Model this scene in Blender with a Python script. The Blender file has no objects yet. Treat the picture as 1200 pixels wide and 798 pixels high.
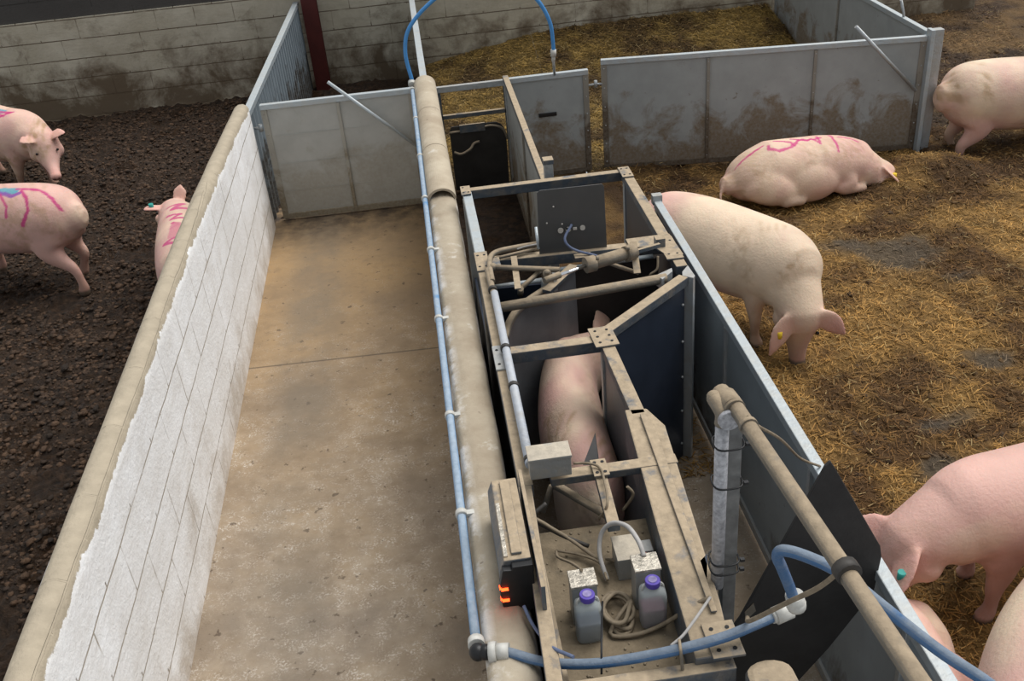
import bpy, math, random
import numpy as np
from mathutils import Vector, Matrix, noise

random.seed(7)
rng = np.random.default_rng(11)
SC = bpy.context.scene
COL = SC.collection

# ------------------------------------------------------------------ camera
cam_data = bpy.data.cameras.new('camera')
cam = bpy.data.objects.new('camera', cam_data)
COL.objects.link(cam)
cam_data.sensor_fit = 'HORIZONTAL'
cam_data.sensor_width = 36.0
cam_data.lens = 35.628
cam_data.clip_end = 200
RT = Vector((0.98961652, -0.11843998, -0.08143165))
UP = Vector((0.13111628, 0.51177851, 0.84905317))
FW = Vector((0.05888687, 0.85091406, -0.52199387))
cam.matrix_world = Matrix(((RT.x, UP.x, -FW.x, 0), (RT.y, UP.y, -FW.y, 0), (RT.z, UP.z, -FW.z, 3.6), (0, 0, 0, 1)))
SC.camera = cam

# ------------------------------------------------------------------ light
SC.view_settings.view_transform = 'Standard'
SC.view_settings.look = 'None'
SC.view_settings.exposure = 0.0
SC.view_settings.gamma = 1.0
SC.view_settings.use_curve_mapping = False
world = bpy.data.worlds.new('sky')
SC.world = world
world.use_nodes = True
bg = world.node_tree.nodes['Background']
bg.inputs[0].default_value = (0.90, 0.95, 1.0, 1)
bg.inputs[1].default_value = 0.56
sun_data = bpy.data.lights.new('sun', 'SUN')
sun_data.energy = 3.4
sun_data.angle = math.radians(50)
sun_data.color = (1.0, 0.98, 0.95)
sun = bpy.data.objects.new('sun', sun_data)
COL.objects.link(sun)
sun.location = (4, 6, 9)
sun.rotation_euler = Vector((0.50, 0.26, 1.0)).to_track_quat('Z', 'Y').to_euler()

# ------------------------------------------------------------------ materials
def N(nt, typ, **kw):
    n = nt.nodes.new(typ)
    for k, v in kw.items():
        setattr(n, k, v)
    return n

def new_mat(name, rough=0.8, metal=0.0):
    m = bpy.data.materials.new(name)
    m.use_nodes = True
    nt = m.node_tree
    b = nt.nodes['Principled BSDF']
    b.inputs['Roughness'].default_value = rough
    b.inputs['Metallic'].default_value = metal
    if 'Specular IOR Level' in b.inputs:
        b.inputs['Specular IOR Level'].default_value = 0.35
    return m, nt, b

def c4(c):
    return (c[0], c[1], c[2], 1)

def coords(nt, scale=(1, 1, 1), kind='Object'):
    if kind == 'World':
        g = N(nt, 'ShaderNodeNewGeometry'); out = g.outputs['Position']
    else:
        g = N(nt, 'ShaderNodeTexCoord'); out = g.outputs[kind]
    mp = N(nt, 'ShaderNodeMapping')
    mp.inputs['Scale'].default_value = scale
    nt.links.new(out, mp.inputs[0])
    return mp.outputs[0]

def noise_fac(nt, vec, scale, detail=5, lo=0.35, hi=0.65, rough=0.6, dist=0.0):
    n = N(nt, 'ShaderNodeTexNoise')
    n.inputs['Scale'].default_value = scale
    n.inputs['Detail'].default_value = detail
    n.inputs['Roughness'].default_value = rough
    n.inputs['Distortion'].default_value = dist
    nt.links.new(vec, n.inputs['Vector'])
    mr = N(nt, 'ShaderNodeMapRange')
    mr.inputs[1].default_value = lo
    mr.inputs[2].default_value = hi
    nt.links.new(n.outputs[0], mr.inputs[0])
    return mr.outputs[0]

def mix(nt, fac, a, b):
    m = N(nt, 'ShaderNodeMix', data_type='RGBA')
    if isinstance(fac, (int, float)):
        m.inputs[0].default_value = fac
    else:
        nt.links.new(fac, m.inputs[0])
    for i, v in ((6, a), (7, b)):
        if isinstance(v, tuple):
            m.inputs[i].default_value = c4(v)
        else:
            nt.links.new(v, m.inputs[i])
    return m.outputs[2]

def math_(nt, op, a, b=None, clamp=False):
    m = N(nt, 'ShaderNodeMath', operation=op, use_clamp=clamp)
    for i, v in enumerate((a, b)):
        if v is None:
            continue
        if isinstance(v, (int, float)):
            m.inputs[i].default_value = v
        else:
            nt.links.new(v, m.inputs[i])
    return m.outputs[0]

def bump(nt, b, fac, dist=0.01, strength=1.0):
    bp = N(nt, 'ShaderNodeBump')
    bp.inputs['Distance'].default_value = dist
    bp.inputs['Strength'].default_value = strength
    nt.links.new(fac, bp.inputs['Height'])
    nt.links.new(bp.outputs[0], b.inputs['Normal'])

def maprange(nt, v, a, b_, c=0.0, d=1.0, smooth=False):
    mr = N(nt, 'ShaderNodeMapRange')
    if smooth:
        mr.interpolation_type = 'SMOOTHSTEP'
    mr.inputs[1].default_value = a; mr.inputs[2].default_value = b_
    mr.inputs[3].default_value = c; mr.inputs[4].default_value = d
    nt.links.new(v, mr.inputs[0])
    return mr.outputs[0]

def world_z(nt):
    g = N(nt, 'ShaderNodeNewGeometry')
    s = N(nt, 'ShaderNodeSeparateXYZ')
    nt.links.new(g.outputs['Position'], s.inputs[0])
    return s

def plain(name, col, rough=0.7, metal=0.0, var=0.25, scale=12, bmp=0.0):
    """one colour with a little patchy variation"""
    m, nt, b = new_mat(name, rough, metal)
    v = coords(nt, kind='World')
    f = noise_fac(nt, v, scale, 6, 0.3, 0.7)
    d = tuple(x * (1 - var) for x in col)
    l = tuple(min(1, x * (1 + var * 0.5)) for x in col)
    nt.links.new(mix(nt, f, d, l), b.inputs['Base Color'])
    if bmp:
        bump(nt, b, f, bmp)
    return m

def dusty(name, col, dust=(0.36, 0.27, 0.18), rough=0.45, metal=0.6, amount=0.93):
    """painted or galvanised metal with feed dust lying on what faces up"""
    m, nt, b = new_mat(name, rough, metal)
    v = coords(nt, kind='World')
    g = N(nt, 'ShaderNodeNewGeometry')
    s = N(nt, 'ShaderNodeSeparateXYZ')
    nt.links.new(g.outputs['True Normal'], s.inputs[0])
    n1 = noise_fac(nt, v, 9, 6, 0.28, 0.42)
    up = maprange(nt, s.outputs[2], 0.25, 0.75)
    f = math_(nt, 'MULTIPLY', math_(nt, 'MULTIPLY', up, n1), amount)
    n2 = noise_fac(nt, v, 30, 6, 0.2, 0.8)
    dc = mix(nt, n2, tuple(x * 0.68 for x in dust), tuple(min(1, x * 1.25) for x in dust))
    n3 = noise_fac(nt, v, 14, 5, 0.45, 0.75)
    mc = mix(nt, n3, col, tuple(0.6 * a + 0.4 * d for a, d in zip(col, dust)))
    nt.links.new(mix(nt, f, mc, dc), b.inputs['Base Color'])
    nt.links.new(maprange(nt, f, 0, 1, rough, 0.95), b.inputs['Roughness'])
    nt.links.new(maprange(nt, f, 0, 1, metal, 0.0), b.inputs['Metallic'])
    bump(nt, b, n2, 0.003)
    return m

def mucky_panel(name, col, dirt=(0.11, 0.075, 0.04), z0=0.0, z1=0.75, rough=0.5, amount=1.0, metal=0.0):
    """grey board with dried muck splashed over its lower part"""
    m, nt, b = new_mat(name, rough, metal)
    v = coords(nt, kind='World')
    s = world_z(nt)
    hgt = maprange(nt, s.outputs[2], z0, z1, 0.62, -0.25)
    n = noise_fac(nt, v, 3.2, 8, 0.3, 0.7, 0.65, 0.6)
    f = math_(nt, 'ADD', hgt, math_(nt, 'MULTIPLY', math_(nt, 'SUBTRACT', n, 0.5), 0.8))
    f = maprange(nt, f, 0.10, 0.36, 0, amount)
    fine = noise_fac(nt, v, 40, 6, 0.3, 0.7)
    f2 = math_(nt, 'MULTIPLY', f, maprange(nt, fine, 0, 1, 0.6, 1.0))
    tint = mix(nt, noise_fac(nt, v, 5, 5, 0.3, 0.75), col, tuple(x * 0.8 for x in col))
    spots = noise_fac(nt, v, 22, 3, 0.70, 0.74)
    tint = mix(nt, math_(nt, 'MULTIPLY', spots, 0.6), tint, tuple(x * 0.8 for x in dirt))
    nt.links.new(mix(nt, f2, tint, dirt), b.inputs['Base Color'])
    nt.links.new(maprange(nt, f2, 0, 1, rough, 0.95), b.inputs['Roughness'])
    return m

def blockwork(name, axis, light, dark, grime, course, length, mortar=(0.33, 0.29, 0.22), gz0=0.2, gz1=1.1, gamt=1.0, cap=None, msize=0.006):
    """blocks laid along a horizontal axis, grime lower down, optional cement cap colour above cap height"""
    m, nt, b = new_mat(name, 0.9)
    s = world_z(nt)
    cb = N(nt, 'ShaderNodeCombineXYZ')
    nt.links.new(s.outputs[axis], cb.inputs[0]); nt.links.new(s.outputs[2], cb.inputs[1])
    br = N(nt, 'ShaderNodeTexBrick')
    br.inputs['Scale'].default_value = 1.0
    br.inputs['Brick Width'].default_value = length
    br.inputs['Row Height'].default_value = course
    br.inputs['Mortar Size'].default_value = msize
    br.inputs['Mortar Smooth'].default_value = 0.3
    br.inputs['Color1'].default_value = c4(light)
    br.inputs['Color2'].default_value = c4(dark)
    br.inputs['Mortar'].default_value = c4(mortar)
    wob = N(nt, 'ShaderNodeVectorMath', operation='ADD')
    nz = N(nt, 'ShaderNodeTexNoise'); nz.inputs['Scale'].default_value = 5
    nt.links.new(cb.outputs[0], nz.inputs['Vector'])
    sc = N(nt, 'ShaderNodeVectorMath', operation='SCALE'); sc.inputs['Scale'].default_value = 0.012
    nt.links.new(nz.outputs[1], sc.inputs[0])
    nt.links.new(cb.outputs[0], wob.inputs[0]); nt.links.new(sc.outputs[0], wob.inputs[1])
    nt.links.new(wob.outputs[0], br.inputs['Vector'])
    v = coords(nt, kind='World')
    keep = noise_fac(nt, v, 2.6, 3, 0.48, 0.66)
    face = mix(nt, noise_fac(nt, v, 1.7, 4, 0.3, 0.7), light, dark)
    # bed joints always read, upright joints only in places
    fz = math_(nt, 'ABSOLUTE', math_(nt, 'SUBTRACT', math_(nt, 'MODULO', math_(nt, 'ADD', s.outputs[2], course * 10.5), course), course / 2))
    bed = maprange(nt, fz, 0.012, 0.02, 1.0, 0.0)
    keep = math_(nt, 'MULTIPLY', math_(nt, 'MAXIMUM', keep, bed), noise_fac(nt, v, 6, 4, 0.25, 0.45))
    col = mix(nt, math_(nt, 'MULTIPLY', br.outputs[1], keep), face, mortar)
    streak = coords(nt, (1.0, 3.0, 14.0) if axis == 1 else (3.0, 1, 14.0), 'World')
    stf = noise_fac(nt, streak, 1.2, 7, 0.48, 0.75, 0.7, 0.8)
    col = mix(nt, math_(nt, 'MULTIPLY', stf, 0.35), col, tuple(0.6 * g + 0.4 * d for g, d in zip(grime, dark)))
    col = mix(nt, math_(nt, 'MULTIPLY', noise_fac(nt, v, 7, 8, 0.35, 0.75), 0.35), col, tuple(0.5 * (a + g) for a, g in zip(dark, grime)))
    hgt = maprange(nt, s.outputs[2], gz0, gz1, 0.75, -0.15)
    n = noise_fac(nt, v, 2.4, 9, 0.3, 0.7, 0.68, 0.3)
    f = math_(nt, 'ADD', hgt, math_(nt, 'SUBTRACT', n, 0.5))
    f = maprange(nt, f, 0.15, 0.7, 0, gamt)
    col = mix(nt, f, col, grime)
    if cap:
        cz, cc = cap
        nn = noise_fac(nt, v, 3.5, 7, 0.2, 0.8, 0.75)
        slope = maprange(nt, s.outputs[1], 5.2, 8.25, 0.0, 1.0)
        slope = math_(nt, 'MULTIPLY', math_(nt, 'POWER', slope, 1.5), 0.14)
        ff = math_(nt, 'ADD', math_(nt, 'ADD', s.outputs[2], slope), math_(nt, 'MULTIPLY', nn, 0.09))
        ff = maprange(nt, ff, cz, cz + 0.006)
        n3 = noise_fac(nt, v, 12, 6, 0.25, 0.75)
        ccol = mix(nt, n3, tuple(x * 0.72 for x in cc), cc)
        col = mix(nt, ff, col, ccol)
    nt.links.new(col, b.inputs['Base Color'])
    h = math_(nt, 'ADD', math_(nt, 'MULTIPLY', math_(nt, 'MULTIPLY', br.outputs[1], keep), -1.0), math_(nt, 'MULTIPLY', noise_fac(nt, v, 45, 6, 0.2, 0.8), 0.5))
    bump(nt, b, h, 0.006)
    return m

def attr_mat(name, rough=0.8, bumpscale=None, bdist=0.004, sss=0.0, spec=0.35):
    m, nt, b = new_mat(name, rough)
    a = N(nt, 'ShaderNodeAttribute'); a.attribute_name = 'Col'
    nt.links.new(a.outputs['Color'], b.inputs['Base Color'])
    b.inputs['Specular IOR Level'].default_value = spec
    if bumpscale:
        v = coords(nt, kind='Object')
        bump(nt, b, noise_fac(nt, v, bumpscale, 6, 0.2, 0.8), bdist)
    if sss:
        b.inputs['Subsurface Weight'].default_value = sss
        b.inputs['Subsurface Radius'].default_value = (0.02, 0.008, 0.005)
        b.inputs['Subsurface Scale'].default_value = 0.5
    return m

def make_concrete():
    m, nt, b = new_mat('scuffed_concrete', 0.9)
    v = coords(nt, kind='World')
    s = world_z(nt)
    far = maprange(nt, s.outputs[1], 3.5, 6.8, 0.0, 1.0)
    tan = mix(nt, far, (0.325, 0.245, 0.16), (0.335, 0.22, 0.11))
    grey = mix(nt, far, (0.235, 0.19, 0.145), (0.27, 0.185, 0.105))
    base = mix(nt, noise_fac(nt, v, 1.3, 7, 0.36, 0.64, 0.62), grey, tan)
    base = mix(nt, math_(nt, 'MULTIPLY', noise_fac(nt, v, 0.7, 5, 0.52, 0.72), 0.75), base, (0.17, 0.125, 0.085))
    base = mix(nt, math_(nt, 'MULTIPLY', noise_fac(nt, v, 11, 4, 0.50, 0.72, 0.6), 0.35), base, (0.17, 0.12, 0.075))
    # worn pale scuffs, more of them towards the near end of the passage
    near = maprange(nt, s.outputs[1], 7.2, 4.2, 0.0, 1.0)
    sc = math_(nt, 'MULTIPLY', noise_fac(nt, v, 85, 2, 0.48, 0.60, 0.6), noise_fac(nt, v, 13, 6, 0.47, 0.60, 0.75))
    blob = math_(nt, 'MULTIPLY', noise_fac(nt, v, 30, 8, 0.57, 0.66, 0.7), noise_fac(nt, v, 4, 6, 0.46, 0.6, 0.7))
    sc = math_(nt, 'MAXIMUM', sc, blob)
    pt = noise_fac(nt, v, 2.6, 8, 0.40, 0.62, 0.7)
    f = math_(nt, 'MULTIPLY', math_(nt, 'MULTIPLY', sc, pt), maprange(nt, near, 0, 1, 0.12, 0.9))
    haze = math_(nt, 'MULTIPLY', math_(nt, 'MULTIPLY', pt, noise_fac(nt, v, 9, 7, 0.35, 0.65, 0.7)), maprange(nt, near, 0, 1, 0.0, 0.28))
    base = mix(nt, haze, base, (0.60, 0.54, 0.46))
    base = mix(nt, f, base, (0.66, 0.60, 0.53))
    br_ = noise_fac(nt, v, 6.5, 8, 0.60, 0.70, 0.72)
    base = mix(nt, math_(nt, 'MULTIPLY', br_, 0.5), base, (0.17, 0.11, 0.06))
    sp = noise_fac(nt, v, 15, 4, 0.64, 0.68)
    base = mix(nt, math_(nt, 'MULTIPLY', sp, 0.7), base, (0.07, 0.045, 0.03))
    # grey shadow band painted into the floor colour, left side of the passage
    shade_band = math_(nt, 'ABSOLUTE', math_(nt, 'ADD', s.outputs[0], 0.98))
    shade_band = math_(nt, 'MULTIPLY', maprange(nt, shade_band, 0.08, 0.32, 0.55, 0.0, True), noise_fac(nt, v, 1.5, 5, 0.35, 0.6))
    base = mix(nt, shade_band, base, (0.16, 0.135, 0.105))
    fr = maprange(nt, s.outputs[1], 7.6, 8.40, 0, 1)
    fr = math_(nt, 'MULTIPLY', fr, noise_fac(nt, v, 8, 6, 0.3, 0.6))
    base = mix(nt, fr, base, (0.07, 0.05, 0.035))
    d = math_(nt, 'ABSOLUTE', math_(nt, 'SUBTRACT', math_(nt, 'ADD', s.outputs[1], math_(nt, 'MULTIPLY', s.outputs[0], 0.04)), 5.9))
    base = mix(nt, maprange(nt, d, 0.004, 0.011, 0.7, 0.0), base, (0.08, 0.06, 0.045))
    nt.links.new(base, b.inputs['Base Color'])
    bump(nt, b, sc, 0.0012)
    return m

def make_cement(name, a, c, edges=False):
    m, nt, b = new_mat(name, 0.92)
    v = coords(nt, kind='World')
    base = mix(nt, noise_fac(nt, v, 4, 7, 0.3, 0.7), a, c)
    sx = world_z(nt)
    edge = math_(nt, 'MAXIMUM', maprange(nt, sx.outputs[0], 0.022, -0.012), maprange(nt, sx.outputs[0], 0.134, 0.142))
    edge = math_(nt, 'MULTIPLY', math_(nt, 'MULTIPLY', edge, 0.62), noise_fac(nt, v, 6, 7, 0.46, 0.58, 0.7)) if edges else 0.0
    base = mix(nt, edge, base, (0.74, 0.72, 0.70))
    base = mix(nt, math_(nt, 'MULTIPLY', noise_fac(nt, v, 8, 6, 0.62, 0.7), 0.6), base, (0.62, 0.58, 0.52))
    base = mix(nt, math_(nt, 'MULTIPLY', noise_fac(nt, v, 23, 5, 0.68, 0.74), 0.6), base, (0.1, 0.07, 0.05))
    nt.links.new(base, b.inputs['Base Color'])
    bump(nt, b, noise_fac(nt, v, 20, 7, 0.2, 0.8), 0.004)
    return m

M = {}
M['concrete'] = make_concrete()
M['cement'] = make_cement('cement_capping', (0.30, 0.24, 0.17), (0.46, 0.395, 0.30), True)
M['tile_cement'] = make_cement('tile_cement', (0.36, 0.29, 0.21), (0.52, 0.45, 0.34))
M['back_blocks'] = blockwork('grimy_blockwork', 0, (0.62, 0.57, 0.46), (0.47, 0.42, 0.32), (0.12, 0.082, 0.048), 0.222, 0.44, (0.17, 0.13, 0.09), 0.0, 1.16, 0.92)
M['dark_upper'] = blockwork('dark_upper_blocks', 0, (0.085, 0.078, 0.072), (0.07, 0.065, 0.06), (0.05, 0.045, 0.04), 0.222, 0.44, (0.05, 0.045, 0.04), 0.2, 0.9, 0.3)
M['whitewash'] = blockwork('whitewashed_blockwork', 1, (0.90, 0.90, 0.91), (0.80, 0.79, 0.78), (0.34, 0.26, 0.17), 0.245, 0.45, (0.36, 0.31, 0.25), -0.1, 0.55, 0.6, cap=(1.235, (0.46, 0.39, 0.29)), msize=0.005)
M['board'] = mucky_panel('grey_board', (0.35, 0.37, 0.37), (0.165, 0.112, 0.058), -0.02, 0.86, amount=0.92)
M['gate_board'] = mucky_panel('dusty_gate_board', (0.47, 0.475, 0.45), (0.27, 0.23, 0.16), 0, 1.1, amount=0.5)
M['outer_board'] = mucky_panel('cool_grey_board', (0.27, 0.31, 0.335), (0.13, 0.11, 0.085), -0.2, 0.45, 0.4)
M['galv'] = dusty('galvanised_steel', (0.42, 0.45, 0.47), (0.36, 0.30, 0.22), 0.45, 0.55, 0.35)
M['sheet'] = mucky_panel('weathered_sheet', (0.24, 0.28, 0.31), (0.05, 0.038, 0.025), 0.1, 0.9, 0.4)
M['batten'] = mucky_panel('muddy_batten', (0.27, 0.25, 0.215), (0.085, 0.058, 0.035), 0.1, 1.0, 0.6)
M['gate_frame'] = mucky_panel('dusty_gate_frame', (0.40, 0.385, 0.34), (0.20, 0.16, 0.10), 0, 0.9, 0.6)
M['bright'] = dusty('bright_galvanised_rail', (0.44, 0.50, 0.54), (0.45, 0.40, 0.32), 0.4, 0.35, 0.25)
M['frame'] = dusty('dusty_steel_frame', (0.11, 0.135, 0.165), (0.43, 0.335, 0.225))
M['tube'] = dusty('dusty_tube', (0.20, 0.18, 0.15), (0.34, 0.265, 0.18), 0.5, 0.4)
M['dark_board'] = plain('navy_board', (0.024, 0.031, 0.048), 0.35, 0.0, 0.2, 8)
M['grey_board2'] = plain('slate_board', (0.12, 0.125, 0.135), 0.4, 0.0, 0.2, 8)
M['plate'] = plain('dark_steel_plate', (0.10, 0.10, 0.10), 0.42, 0.35, 0.15, 3)
M['rubber'] = plain('black_rubber', (0.033, 0.031, 0.030), 0.62, 0.0, 0.35, 6, 0.002)
M['black'] = plain('black_plastic', (0.015, 0.015, 0.016), 0.4, 0.0, 0.2)
M['tray'] = dusty('dusty_tray', (0.14, 0.115, 0.08), (0.205, 0.16, 0.105), 0.8, 0.1, 1.0)
M['chrome'] = plain('chrome_rod', (0.8, 0.8, 0.82), 0.12, 1.0, 0.05)
M['box'] = dusty('grey_enclosure', (0.30, 0.31, 0.31), (0.50, 0.43, 0.33), 0.35, 0.3, 0.8)
M['foil'] = plain('worn_bright_lid', (0.55, 0.50, 0.42), 0.35, 0.6, 0.5, 40, 0.004)
M['pipe_blue'] = dusty('blue_water_pipe', (0.075, 0.24, 0.47), (0.38, 0.43, 0.47), 0.35, 0.0, 0.75)
M['pipe_dusty'] = dusty('dusty_blue_pipe', (0.05, 0.13, 0.27), (0.23, 0.26, 0.29), 0.4, 0.0, 0.75)
M['pipe_blue_clean'] = plain('bright_blue_hose', (0.07, 0.27, 0.60), 0.3, 0.0, 0.15)
M['fitting'] = plain('pale_plastic_fitting', (0.55, 0.54, 0.50), 0.5, 0.0, 0.2, 30)
M['conduit'] = dusty('pale_conduit', (0.48, 0.54, 0.63), (0.42, 0.38, 0.32), 0.4, 0.1, 0.35)
M['white_pipe'] = plain('grimy_white_pipe', (0.42, 0.42, 0.44), 0.5, 0.0, 0.45, 70)
M['pole_steel'] = plain('dull_pole_steel', (0.20, 0.20, 0.195), 0.5, 0.4, 0.35, 20)
M['cable_dark'] = plain('dark_cable', (0.05, 0.045, 0.04), 0.6, 0, 0.4, 30)
M['cable_tan'] = plain('dusty_cable', (0.24, 0.19, 0.13), 0.8, 0, 0.3, 30)
M['cable_grey'] = plain('grey_cable', (0.42, 0.40, 0.38), 0.6, 0, 0.2, 30)
M['cable_blue'] = plain('slate_blue_cable', (0.12, 0.15, 0.24), 0.5, 0, 0.2, 30)
M['red_paint'] = plain('red_oxide_paint', (0.10, 0.018, 0.014), 0.6, 0, 0.3, 5)
M['purple'] = plain('purple_cap', (0.10, 0.065, 0.38), 0.4, 0, 0.15, 30)
M['purple_dusty'] = plain('dusty_purple', (0.26, 0.22, 0.42), 0.6, 0, 0.4, 60)
M['yellow'] = plain('yellow_tag', (0.75, 0.52, 0.03), 0.5, 0, 0.1)
M['teal'] = plain('teal_tag', (0.03, 0.30, 0.26), 0.5, 0, 0.1)
M['eye'] = plain('dark_eye', (0.015, 0.010, 0.008), 0.2, 0, 0.1)
M['pig'] = attr_mat('pig_skin', 0.62, 60, 0.002, 0.12, 0.3)
M['straw'] = attr_mat('straw', 0.75)
M['ground'] = attr_mat('bedding', 0.9, 45, 0.03)
M['clod'] = attr_mat('clod', 0.7, 60, 0.01)
M['pale_spot'] = plain('pale_disc', (0.6, 0.56, 0.5), 0.6)
M['rust_red'] = plain('red_knob', (0.4, 0.06, 0.03), 0.5)

def make_muck():
    m, nt, b = new_mat('wet_muck', 0.55)
    v = coords(nt, kind='World')
    a = noise_fac(nt, v, 17, 9, 0.33, 0.67, 0.75)
    base = mix(nt, a, (0.008, 0.005, 0.003), (0.12, 0.064, 0.032))
    base = mix(nt, math_(nt, 'MULTIPLY', noise_fac(nt, v, 9, 5, 0.44, 0.60, 0.7), 0.55), base, (0.014, 0.008, 0.005))
    base = mix(nt, math_(nt, 'MULTIPLY', noise_fac(nt, v, 13, 5, 0.56, 0.68, 0.7), 0.5), base, (0.19, 0.11, 0.062))
    base = mix(nt, math_(nt, 'MULTIPLY', noise_fac(nt, v, 1.3, 4, 0.45, 0.7), 0.5), base, (0.10, 0.060, 0.034))
    nt.links.new(base, b.inputs['Base Color'])
    wet = noise_fac(nt, v, 1.9, 5, 0.50, 0.62)
    nt.links.new(maprange(nt, wet, 0, 1, 0.85, 0.30), b.inputs['Roughness'])
    bump(nt, b, a, 0.05)
    return m
M['muck'] = make_muck()

def emit(name, col, s):
    m = bpy.data.materials.new(name); m.use_nodes = True
    b = m.node_tree.nodes['Principled BSDF']
    b.inputs['Base Color'].default_value = c4(col)
    b.inputs['Emission Color'].default_value = c4(col)
    b.inputs['Emission Strength'].default_value = s
    return m
M['red_light'] = emit('red_indicator', (1.0, 0.06, 0.01), 6)

def translucent(name, col, alpha):
    m, nt, b = new_mat(name, 0.3)
    b.inputs['Base Color'].default_value = c4(col)
    b.inputs['Alpha'].default_value = alpha
    return m
M['bottle'] = translucent('cloudy_plastic', (0.62, 0.67, 0.67), 0.40)
M['liquid_blue'] = plain('grey_blue_liquid', (0.09, 0.11, 0.15), 0.3)
M['liquid_red'] = plain('wine_red_liquid', (0.13, 0.035, 0.06), 0.3)

# ------------------------------------------------------------------ mesh helpers
ORG = {}

class MB:
    def __init__(s):
        s.v = []; s.f = []; s.sm = []
    def add(s, vs, fs, smooth=False):
        o = len(s.v)
        s.v += [tuple(v) for v in vs]
        s.f += [tuple(i + o for i in f) for f in fs]
        s.sm += [smooth] * len(fs)
        return s
    def box(s, c, d, rz=0.0, rot=None):
        R = rot if rot is not None else Matrix.Rotation(rz, 3, 'Z')
        vs = [Vector(c) + R @ Vector((x * d[0] / 2, y * d[1] / 2, z * d[2] / 2)) for x in (-1, 1) for y in (-1, 1) for z in (-1, 1)]
        return s.add(vs, [(0, 1, 3, 2), (4, 6, 7, 5), (0, 4, 5, 1), (2, 3, 7, 6), (0, 2, 6, 4), (1, 5, 7, 3)])
    def beam(s, a, b, w=0.05, h=0.05, drop=True, ext=0.0):
        """box beam; its top face runs through a and b when drop"""
        a = Vector(a); b = Vector(b); t = (b - a).normalized()
        a = a - t * ext; b = b + t * ext
        side = t.cross(Vector((0, 0, 1)))
        side = Vector((1, 0, 0)) if side.length < 1e-4 else side.normalized()
        up = side.cross(t).normalized()
        off = -up * h / 2 if drop else Vector()
        R = Matrix((t, side, up)).transposed()
        return s.box((a + b) / 2 + off, ((b - a).length, w, h), rot=R)
    def tube(s, pts, r=0.01, n=10, caps=True, closed=False):
        pts = [Vector(p) for p in pts]
        rs = r if isinstance(r, (list, tuple)) else [r] * len(pts)
        vs = []; prev = None
        L = len(pts)
        for i, p in enumerate(pts):
            t = (pts[min(i + 1, L - 1)] - pts[max(i - 1, 0)])
            t = t.normalized() if t.length > 1e-9 else Vector((0, 0, 1))
            if prev is None:
                u = t.cross(Vector((0, 0, 1)))
                if u.length < 1e-3:
                    u = t.cross(Vector((1, 0, 0)))
                u.normalize()
            else:
                u = (prev - t * prev.dot(t)).normalized()
            prev = u
            w = t.cross(u)
            for k in range(n):
                a = 2 * math.pi * k / n
                vs.append(p + (u * math.cos(a) + w * math.sin(a)) * rs[i])
        fs = []
        for i in range(L - 1):
            for k in range(n):
                fs.append((i * n + k, i * n + (k + 1) % n, (i + 1) * n + (k + 1) % n, (i + 1) * n + k))
        o = len(s.v)
        s.add(vs, fs, True)
        if caps:
            s.f.append(tuple(o + k for k in reversed(range(n)))); s.sm.append(False)
            s.f.append(tuple(o + (L - 1) * n + k for k in range(n))); s.sm.append(False)
        return s
    def prism(s, poly, d):
        """closed slab: polygon of 3D points swept by vector d"""
        d = Vector(d); n = len(poly)
        vs = [Vector(p) for p in poly] + [Vector(p) + d for p in poly]
        fs = [tuple(reversed(range(n))), tuple(range(n, 2 * n))] + [(i, (i + 1) % n, n + (i + 1) % n, n + i) for i in range(n)]
        return s.add(vs, fs)
    def sphere(s, c, r, n=10, m=7):
        r = r if isinstance(r, (tuple, list)) else (r, r, r)
        vs = [(c[0], c[1], c[2] + r[2])]
        for i in range(1, m):
            a = math.pi * i / m
            for k in range(n):
                b = 2 * math.pi * k / n
                vs.append((c[0] + r[0] * math.sin(a) * math.cos(b), c[1] + r[1] * math.sin(a) * math.sin(b), c[2] + r[2] * math.cos(a)))
        vs.append((c[0], c[1], c[2] - r[2]))
        fs = [(0, 1 + k, 1 + (k + 1) % n) for k in range(n)]
        for i in range(m - 2):
            for k in range(n):
                fs.append((1 + i * n + k, 1 + (i + 1) * n + k, 1 + (i + 1) * n + (k + 1) % n, 1 + i * n + (k + 1) % n))
        e = len(vs) - 1
        fs += [(1 + (m - 2) * n + k, e, 1 + (m - 2) * n + (k + 1) % n) for k in range(n)]
        return s.add(vs, fs, True)

def obj(name, mb, mat, parent=None, bevel=0.0, label=None):
    me = bpy.data.meshes.new(name)
    o = bpy.data.objects.new(name, me)
    COL.objects.link(o)
    if parent is not None:
        org = ORG.get(parent.name, Vector((0, 0, 0)))
        o.parent = parent
        ORG[o.name] = org
        base = org
    else:
        vs = np.array(mb.v)
        base = Vector(((vs[:, 0].min() + vs[:, 0].max()) / 2, (vs[:, 1].min() + vs[:, 1].max()) / 2, vs[:, 2].min()))
        o.location = base
        ORG[o.name] = base
    me.from_pydata([(v[0] - base[0], v[1] - base[1], v[2] - base[2]) for v in mb.v], [], mb.f)
    me.polygons.foreach_set('use_smooth', mb.sm)
    me.materials.append(M[mat] if isinstance(mat, str) else mat)
    me.update()
    import bmesh as _b
    bm = _b.new(); bm.from_mesh(me)
    _b.ops.recalc_face_normals(bm, faces=bm.faces); bm.to_mesh(me); bm.free()
    if bevel:
        md = o.modifiers.new('edge', 'BEVEL'); md.width = bevel; md.segments = 2; md.limit_method = 'ANGLE'
    if label:
        o['label'] = label
    return o

def thing(name, label, cat, loc=(0, 0, 0), group=None):
    o = bpy.data.objects.new(name, None)
    COL.objects.link(o)
    o.location = loc
    o.empty_display_size = 0.1
    ORG[o.name] = Vector(loc)
    o['label'] = label; o['category'] = cat
    if group:
        o['group'] = group
    return o

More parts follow.
